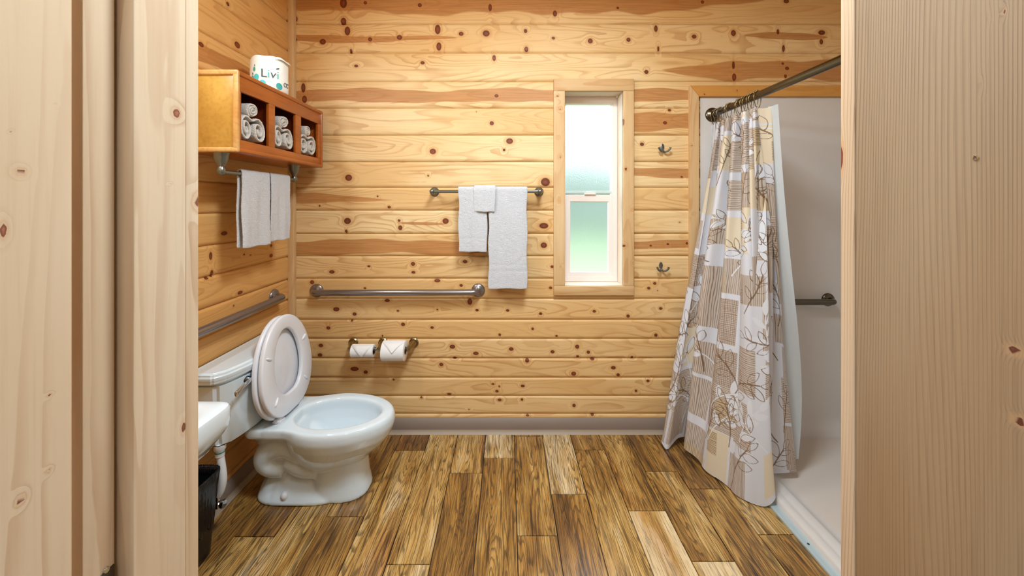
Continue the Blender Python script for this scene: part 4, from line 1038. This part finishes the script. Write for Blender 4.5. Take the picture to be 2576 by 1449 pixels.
# wrapped jumbo toilet roll on the cabinet
rcx, rcy, rR, rh = -1.072, 1.695, .0735, .150
roll = thing('wrapped_toilet_roll', (rcx, rcy, CZ1), 'toilet roll in printed white paper wrapper standing on top of the wall cabinet', 'toilet roll')
bm = bmesh.new(); rings = []
for z, k in ((0, .93), (.004, .99), (.03, 1.0), (.08, .995), (.12, 1.0), (.138, .99), (.147, .95), (.150, .85), (.146, .5), (.140, .1)):
    ring = []
    for j in range(96):
        a = 2 * PI * j / 96; f = k * (1 + .006 * math.sin(3 * a + z * 30) + .008 * max(0, math.sin(a * 5 + z * 22)) ** 3 * (z > .02) + (.010 if abs(((a - 5.55 + PI) % (2 * PI)) - PI) < .05 and z > .03 else 0))
        ring.append(Vector((rcx + rR * f * math.cos(a), rcy + rR * f * math.sin(a), CZ1 + z + (.002 * math.sin(6 * a) if z > .13 else 0))))
    rings.append(ring)
loft(bm, rings); setpar(bm_obj('wrapper', bm, M['wrap'], auto=60), roll)
V = []; n = 10                                      # loose folded flap at the top
for i in range(n + 1):
    a = math.radians(-40 + 70 * i / n)
    for k in range(4): rr = rR * (.75 + .13 * k); V.append((rcx + rr * math.cos(a), rcy + rr * math.sin(a), CZ1 + .1515 - .002 * k + .003 * math.sin(i * .8) - .010 * (k == 3)))
Fc = [(i * 4 + k, i * 4 + k + 1, i * 4 + k + 5, i * 4 + k + 4) for i in range(n) for k in range(3)]
o = mesh_obj('wrapper_flap', V, Fc, M['wrap'], None, True); md = o.modifiers.new('t', 'SOLIDIFY'); md.thickness = .001; setpar(o, roll)
vdir = math.atan2(-rcy, -rcx)                       # direction from roll to the viewer
def wrap_pt(s, z, off=.0028): a = vdir + s / rR; return Vector((rcx + (rR + off) * math.cos(a), rcy + (rR + off) * math.sin(a), CZ1 + z))
def wrapped_text(body, s, z, size, mat, name, shear=0.):
    cu = bpy.data.curves.new('txt', 'FONT'); cu.body = body; cu.size = size; cu.extrude = 0; cu.shear = shear; cu.resolution_u = 6
    to = bpy.data.objects.new('txt', cu); COL.objects.link(to); bpy.context.view_layer.update()
    me = bpy.data.meshes.new_from_object(to.evaluated_get(bpy.context.evaluated_depsgraph_get())); bpy.data.objects.remove(to)
    bm = bmesh.new(); bm.from_mesh(me); bmesh.ops.subdivide_edges(bm, edges=[e for e in bm.edges if e.calc_length() > .004], cuts=2); bmesh.ops.triangulate(bm, faces=bm.faces)
    w_ = max(v.co.x for v in bm.verts)
    for v in bm.verts: v.co = wrap_pt(s + v.co.x, z + v.co.y)
    o = bm_obj(name, bm, mat); setpar(o, roll); return o
wrapped_text('L', -.034, .052, .051, M['ink'], 'printed_letter')
wrapped_text('i', -.0095, .052, .050, M['tealprint'], 'printed_letter')
wrapped_text('v', .0005, .052, .050, M['ink'], 'printed_letter', .12)
wrapped_text('i', .0255, .052, .050, M['tealprint'], 'printed_letter')
def leaf(s, z, hw, hh, ang, mat, sq=1.):
    bm = bmesh.new(); vs = []
    for i in range(28):
        a = 2 * PI * i / 28; x = hw * math.cos(a); y = hh * math.sin(a)
        x *= 1 - .25 * (math.sin(a)) ** 2 if sq < 1 else 1
        X = x * math.cos(ang) - y * math.sin(ang); Y = x * math.sin(ang) + y * math.cos(ang); vs.append(bm.verts.new(wrap_pt(s + X, z + Y, .003)))
    c = bm.verts.new(wrap_pt(s, z, .003))
    for i in range(28): bm.faces.new((c, vs[i], vs[(i + 1) % 28]))
    setpar(bm_obj('printed_leaf', bm, mat), roll)
leaf(-.060, .102, .002, .005, -.2, M['tealdark'], .5); leaf(-.062, .086, .005, .010, -.15, M['tealdark'], .5); leaf(-.070, .066, .002, .006, 0, M['ink'], .5)
leaf(-.052, .050, .011, .015, -.2, M['tealprint']); leaf(-.070, .048, .006, .011, .2, M['tealdark'], .5)
leaf(-.026, .026, .012, .013, .7, M['tealprint']); leaf(.037, .022, .0125, .0145, .4, M['tealdark']); leaf(.030, .097, .008, .0026, .5, M['ink'], .5)
for zz in (.045, .037, .034): 
    bm = bmesh.new(); A = [bm.verts.new(wrap_pt(-.018 + .032 * k / 8 * (.6 if zz == .045 else 1), zz, .0028)) for k in range(9)]; B = [bm.verts.new(wrap_pt(-.018 + .032 * k / 8 * (.6 if zz == .045 else 1), zz + .0011, .0028)) for k in range(9)]
    for k in range(8): bm.faces.new((A[k], A[k + 1], B[k + 1], B[k]))
    setpar(bm_obj('small_print_line', bm, M['inklight']), roll)
for sm_ in (.066, .082):
    pth = [wrap_pt(sm_ + .0075 * math.cos(a), .036 + .0085 * math.sin(a), .0028) for a in np.linspace(.4, 5.6, 20)]
    setpar(tube('printed_ring_mark', pth, .0012, M['ink'], n=6), roll)

# ================================================================== SHOWER ROD, RINGS, CURTAIN, LINER
ROX, ROZ, ROR = 1.142, 1.773, .0165
rod = thing('shower_rod', (ROX, 1.3, ROZ), 'bronze metal shower curtain rod running from the back wall towards the doorway', 'curtain rod')
setpar(tube('rod', [(ROX, YB - .012, ROZ), (ROX, 1.2, ROZ), (ROX, YC - .02, ROZ)], ROR, M['bronze'], n=32), rod)
setpar(lathe('flange', [(ROR, .022), (.022, .020), (.030, .012), (.038, .008), (.040, .004), (.040, 0)], (ROX, YB - .008, ROZ), (0, -1, 0), M['bronze'], n=36), rod)
setpar(lathe('flange', [(ROR, .022), (.030, .012), (.040, .004), (.040, 0)], (ROX, YJ1, ROZ), (0, 1, 0), M['bronze'], n=36), rod)
def ring_at(px, tilt_=0.): return ROX * F / (px - CX)
ring0 = None
def make_ring():
    t = thing('curtain_ring', (0, 0, 0), '', 'curtain ring', 'wire rings carrying the shower curtain')
    pth = []
    for k in range(28):
        a = 2 * PI * k / 28; pth.append((.0235 * math.cos(a) * (1 if math.sin(a) > 0 else .8), 0, -.012 + (.033 if math.sin(a) > 0 else .045) * math.sin(a)))
    o = tube('wire', pth, .0016, M['brass'], t, n=8, closed=True)
    for a in (60, 75, 90, 105, 120):
        bm = bmesh.new(); bmesh.ops.create_uvsphere(bm, u_segments=12, v_segments=8, radius=.0042, matrix=Matrix.Translation((.0235 * math.cos(math.radians(a)), 0, -.012 + .033 * math.sin(math.radians(a)))))
        bm_obj('roller_bead', bm, M['brass'], t, True)
    return t
rpx = [1797, 1805, 1813, 1832, 1838, 1858, 1864, 1872, 1880, 1888, 1896, 1906]
ords = ['first', 'second', 'third', 'fourth', 'fifth', 'sixth', 'seventh', 'eighth', 'ninth', 'tenth', 'eleventh', 'twelfth']
proto = make_ring()
for i, px in enumerate(rpx):
    if i == 0: r_ = proto
    else:
        r_ = proto.copy(); COL.objects.link(r_)
        for ch in proto.children:
            c = ch.copy(); COL.objects.link(c); c.parent = r_
    r_.location = (ROX, ring_at(px), ROZ); r_.rotation_euler = (0, 0, math.radians([8, -10, 5, 12, -6, 14, -12, 6, -8, 10, -5, 15][i]))
    r_['label'] = 'beaded wire curtain ring on the shower rod, ' + ords[i] + ' from the rod flange'

def interp(pts, t, col):
    pts = np.array(pts, float); d = np.r_[0, np.cumsum(np.hypot(*np.diff(pts[:, :2], axis=0).T))]; d /= d[-1]
    return np.interp(t, d, pts[:, col])
def smooth_path(pts, n=400):
    c = curve([(p[0], p[1], p[2] if len(p) > 2 else 0) for p in pts], 12); a = np.array([tuple(v) for v in c]); d = np.r_[0, np.cumsum(np.hypot(*np.diff(a[:, :2], axis=0).T))]; d /= d[-1]
    t = np.linspace(0, 1, n); return np.stack([np.interp(t, d, a[:, k]) for k in range(3)], 1)
bot = [(1.03, 2.035, .03), (.93, 2.04, .05), (.825, 2.0, .03), (.822, 1.965, .010), (.842, 1.95, .006), (.90, 1.985, .04), (.985, 2.00, .035), (.955, 1.955, .03), (.905, 1.905, .045), (.935, 1.83, .022), (.955, 1.75, .014), (.985, 1.675, .010), (1.03, 1.615, .008), (1.075, 1.578, .008), (1.120, 1.575, .05), (1.145, 1.625, .06), (1.165, 1.70, .06), (1.22, 1.705, .055), (1.32, 1.71, .06)]
CW = 1.75; CHT = 1.70
nu, nv = 620, 470
bp = smooth_path(bot, nu)
u = np.linspace(0, 1, nu); v = np.linspace(0, 1, nv)
# top: pleated run along the rod, from the flange towards the door
ytop = np.interp(u, [0, .16, .34, .44, .62, .80, .92, 1], [2.062, 2.02, 1.945, 1.90, 1.80, 1.715, 1.69, 1.668])
pl = 8.5
Am = np.interp(u, [0, .12, .3, .45, 1], [.018, .024, .032, .038, .038])
ph = 2 * PI * pl * (u + .012 * np.sin(2 * PI * u * 2.3))
def shp(a): s = np.sin(a); return np.sign(s) * np.abs(s) ** .75
xt = ROX + Am * shp(ph); yt = ytop + .010 * np.sin(ph * 2 + .5)
zt_ = 1.712 - .006 * (1 - np.cos(ph)) / 2
nrm = np.stack([np.gradient(bp[:, 1]), -np.gradient(bp[:, 0])], 1); nrm /= np.linalg.norm(nrm, axis=1)[:, None] + 1e-9
Vv, Uu = np.meshgrid(v, u, indexing='ij')
e1 = Vv ** 1.12
fold_amp = (1 - e1) ** 1.3
pb = 7.0; phb = 2 * PI * pb * u + 1.0
X = (ROX + (bp[None, :, 0] - ROX) * e1) + (xt - ROX)[None, :] * (1 - .75 * e1) + nrm[None, :, 0] * .021 * np.sin(phb)[None, :] * np.sin(PI * np.minimum(1, Vv * 1.0)) 
Yy = yt[None, :] + (bp[None, :, 1] - yt[None, :]) * e1 + nrm[None, :, 1] * .021 * np.sin(phb)[None, :] * np.sin(PI * Vv)
X += .004 * np.sin(Vv * 9 + Uu * 30) * Vv; 
Z = zt_[None, :] + (bp[None, :, 2] - zt_[None, :]) * Vv
co = np.stack([X, Yy, Z], -1).reshape(-1, 3)
i = np.arange(nv - 1)[:, None] * nu + np.arange(nu - 1)[None, :]
q = np.stack([i, i + nu, i + nu + 1, i + 1], -1).reshape(-1, 4)
cur = mesh_obj('shower_curtain', co, q, M['curtain'], None, True)
tag(cur, 'white and beige shower curtain printed with squares and leafy sprigs', 'curtain')
S = Uu * CW; T = (1 - Vv) * CHT
rs = random.Random(21)
hh = np.zeros(S.shape); vv_ = np.zeros(S.shape); crm = np.zeros(S.shape)
gx, gy = .185, .205
for a in range(-1, int(CW / gx) + 2):
    for b in range(-1, int(CHT / gy) + 2):
        k = rs.choice(['h', 'h', 'h', 'v', 'v', 'c', 'c', 'w', 'hv'])
        x0, y0 = a * gx + rs.uniform(-.03, .03), b * gy + rs.uniform(-.03, .03); w_, h_ = rs.uniform(.12, .20), rs.uniform(.13, .22)
        msk = (S > x0) & (S < x0 + w_) & (T > y0) & (T < y0 + h_)
        if k == 'w': continue
        if 'h' in k: hh[msk] = 1; 
        if 'v' in k: vv_[msk] = 1
        if k == 'h': vv_[msk] = 0
        if k == 'v': hh[msk] = 0
        if k == 'c': crm[msk] = 1; hh[msk] = 0; vv_[msk] = 0
        if rs.random() < .6:                       # smaller overlapping square
            x1, y1, w2, h2 = x0 + w_ * rs.uniform(-.2, .6), y0 + h_ * rs.uniform(-.2, .6), w_ * .5, h_ * .5
            m2 = (S > x1) & (S < x1 + w2) & (T > y1) & (T < y1 + h2); kk = rs.choice('hvc')
            if kk == 'h': hh[m2] = 1
            elif kk == 'v': vv_[m2] = 1
            else: crm[m2] = 1
outl = np.full(S.shape, .02); fill = np.full(S.shape, -.02)
sv, tv = u * CW, (1 - v) * CHT
def local(cx, cy, R):
    iu = np.where(np.abs(sv - cx) < R)[0]; iv = np.where(np.abs(tv - cy) < R)[0]
    if len(iu) == 0 or len(iv) == 0: return None
    return slice(iv[0], iv[-1] + 1), slice(iu[0], iu[-1] + 1)
def add_leaf(cx, cy, ang, L, W, filled, off=0.):
    r = local(cx, cy, L * .6 + .02)
    if r is None: return
    a, b = S[r] - cx, T[r] - cy; c, s = math.cos(ang), math.sin(ang); x = a * c + b * s; y = -a * s + b * c
    Rr = (L * L / 4 + W * W / 4) / W; o_ = Rr - W / 2      # vesica from two arcs
    d = np.maximum(np.hypot(x, y - o_), np.hypot(x, y + o_)) - Rr
    if filled: fill[r] = np.maximum(fill[r], -d)
    else: outl[r] = np.minimum(outl[r], np.abs(d))
def add_stem(pts, filled, th=0.):
    for (a, b), (c, d_) in zip(pts, pts[1:]):
        r = local((a + c) / 2, (b + d_) / 2, math.hypot(c - a, d_ - b) / 2 + .02)
        if r is None: continue
        x, y = S[r] - a, T[r] - b; ex, ey = c - a, d_ - b; t = np.clip((x * ex + y * ey) / (ex * ex + ey * ey + 1e-9), 0, 1); d = np.hypot(x - t * ex, y - t * ey)
        if filled: fill[r] = np.maximum(fill[r], .0028 - d)
        else: outl[r] = np.minimum(outl[r], np.abs(d - th))
for n_ in range(96):
    filled = n_ % 5 in (0, 2)
    cx, cy = rs.uniform(0, CW), rs.uniform(0, CHT)
    if n_ < 80: cx = (n_ % 10 + rs.uniform(.1, .9)) * CW / 10; cy = (n_ // 10 + rs.uniform(-.3, .7)) * CHT / 8
    ang = rs.uniform(.9, 2.3) if rs.random() < .8 else rs.uniform(0, PI); L = rs.uniform(.17, .27); bend = rs.uniform(-.9, .9)
    pts = []; x, y, a = cx, cy, ang
    for k in range(13): pts.append((x, y)); x += math.cos(a) * L / 12; y += math.sin(a) * L / 12; a += bend / 12
    add_stem(pts, filled, .0012)
    for k, sgn in ((5, 1), (7, -1), (9, 1), (10, -1), (12, 0)):
        px_, py__ = pts[k]; la = ang + bend * k / 12 + sgn * rs.uniform(.6, 1.0); ll = rs.uniform(.055, .085); 
        add_leaf(px_ + math.cos(la) * ll * .55, py__ + math.sin(la) * ll * .55, la, ll, ll * rs.uniform(.34, .5), filled)
        if filled and rs.random() < .6: add_leaf(px_ + math.cos(la) * ll * .55 + .008, py__ + math.sin(la) * ll * .55 - .006, la + .15, ll * 1.05, ll * .42, False)
me = cur.data
fattr(me, 'guv', np.stack([S.ravel(), T.ravel(), np.zeros(S.size)], 1), 'FLOAT_VECTOR')
fattr(me, 'patch', np.stack([hh.ravel(), vv_.ravel(), crm.ravel()], 1), 'FLOAT_VECTOR')
fattr(me, 'outl', outl.ravel()); fattr(me, 'fill', fill.ravel())

# liner
nu2, nv2 = 220, 90
lb = smooth_path([(1.22, 2.05, .10), (1.16, 1.99, .09), (1.20, 1.92, .08), (1.17, 1.86, .08), (1.23, 1.82, .08), (1.24, 1.78, .08), (1.31, 1.77, .08), (1.345, 1.735, .10)], nu2)
u2 = np.linspace(0, 1, nu2); v2 = np.linspace(0, 1, nv2)
yt2 = np.interp(u2, [0, .85, 1], [2.078, 1.68, 1.625]); xt2 = ROX + .030 + np.interp(u2, [0, .8, 1], [.012, .012, .0]) * np.sin(2 * PI * 9 * u2) * (u2 < .9)
xt2[0:6] -= .045
V2, U2 = np.meshgrid(v2, u2, indexing='ij'); e2 = V2
bulge = np.sin(PI * V2 ** 2.2) * .035 * (U2 > .8) * (U2 - .8) * 5
X2 = xt2[None, :] + (lb[None, :, 0] - xt2[None, :]) * e2 + bulge; Y2 = yt2[None, :] + (lb[None, :, 1] - yt2[None, :]) * e2
Z2 = 1.712 + (lb[None, :, 2] - 1.712) * V2
co = np.stack([X2, Y2, Z2], -1).reshape(-1, 3); i = np.arange(nv2 - 1)[:, None] * nu2 + np.arange(nu2 - 1)[None, :]
q = np.stack([i, i + nu2, i + nu2 + 1, i + 1], -1).reshape(-1, 4)
ln_ = mesh_obj('curtain_liner', co, q, M['liner'], None, True); tag(ln_, 'plain white shower liner hanging on the shower side of the patterned curtain', 'curtain liner')
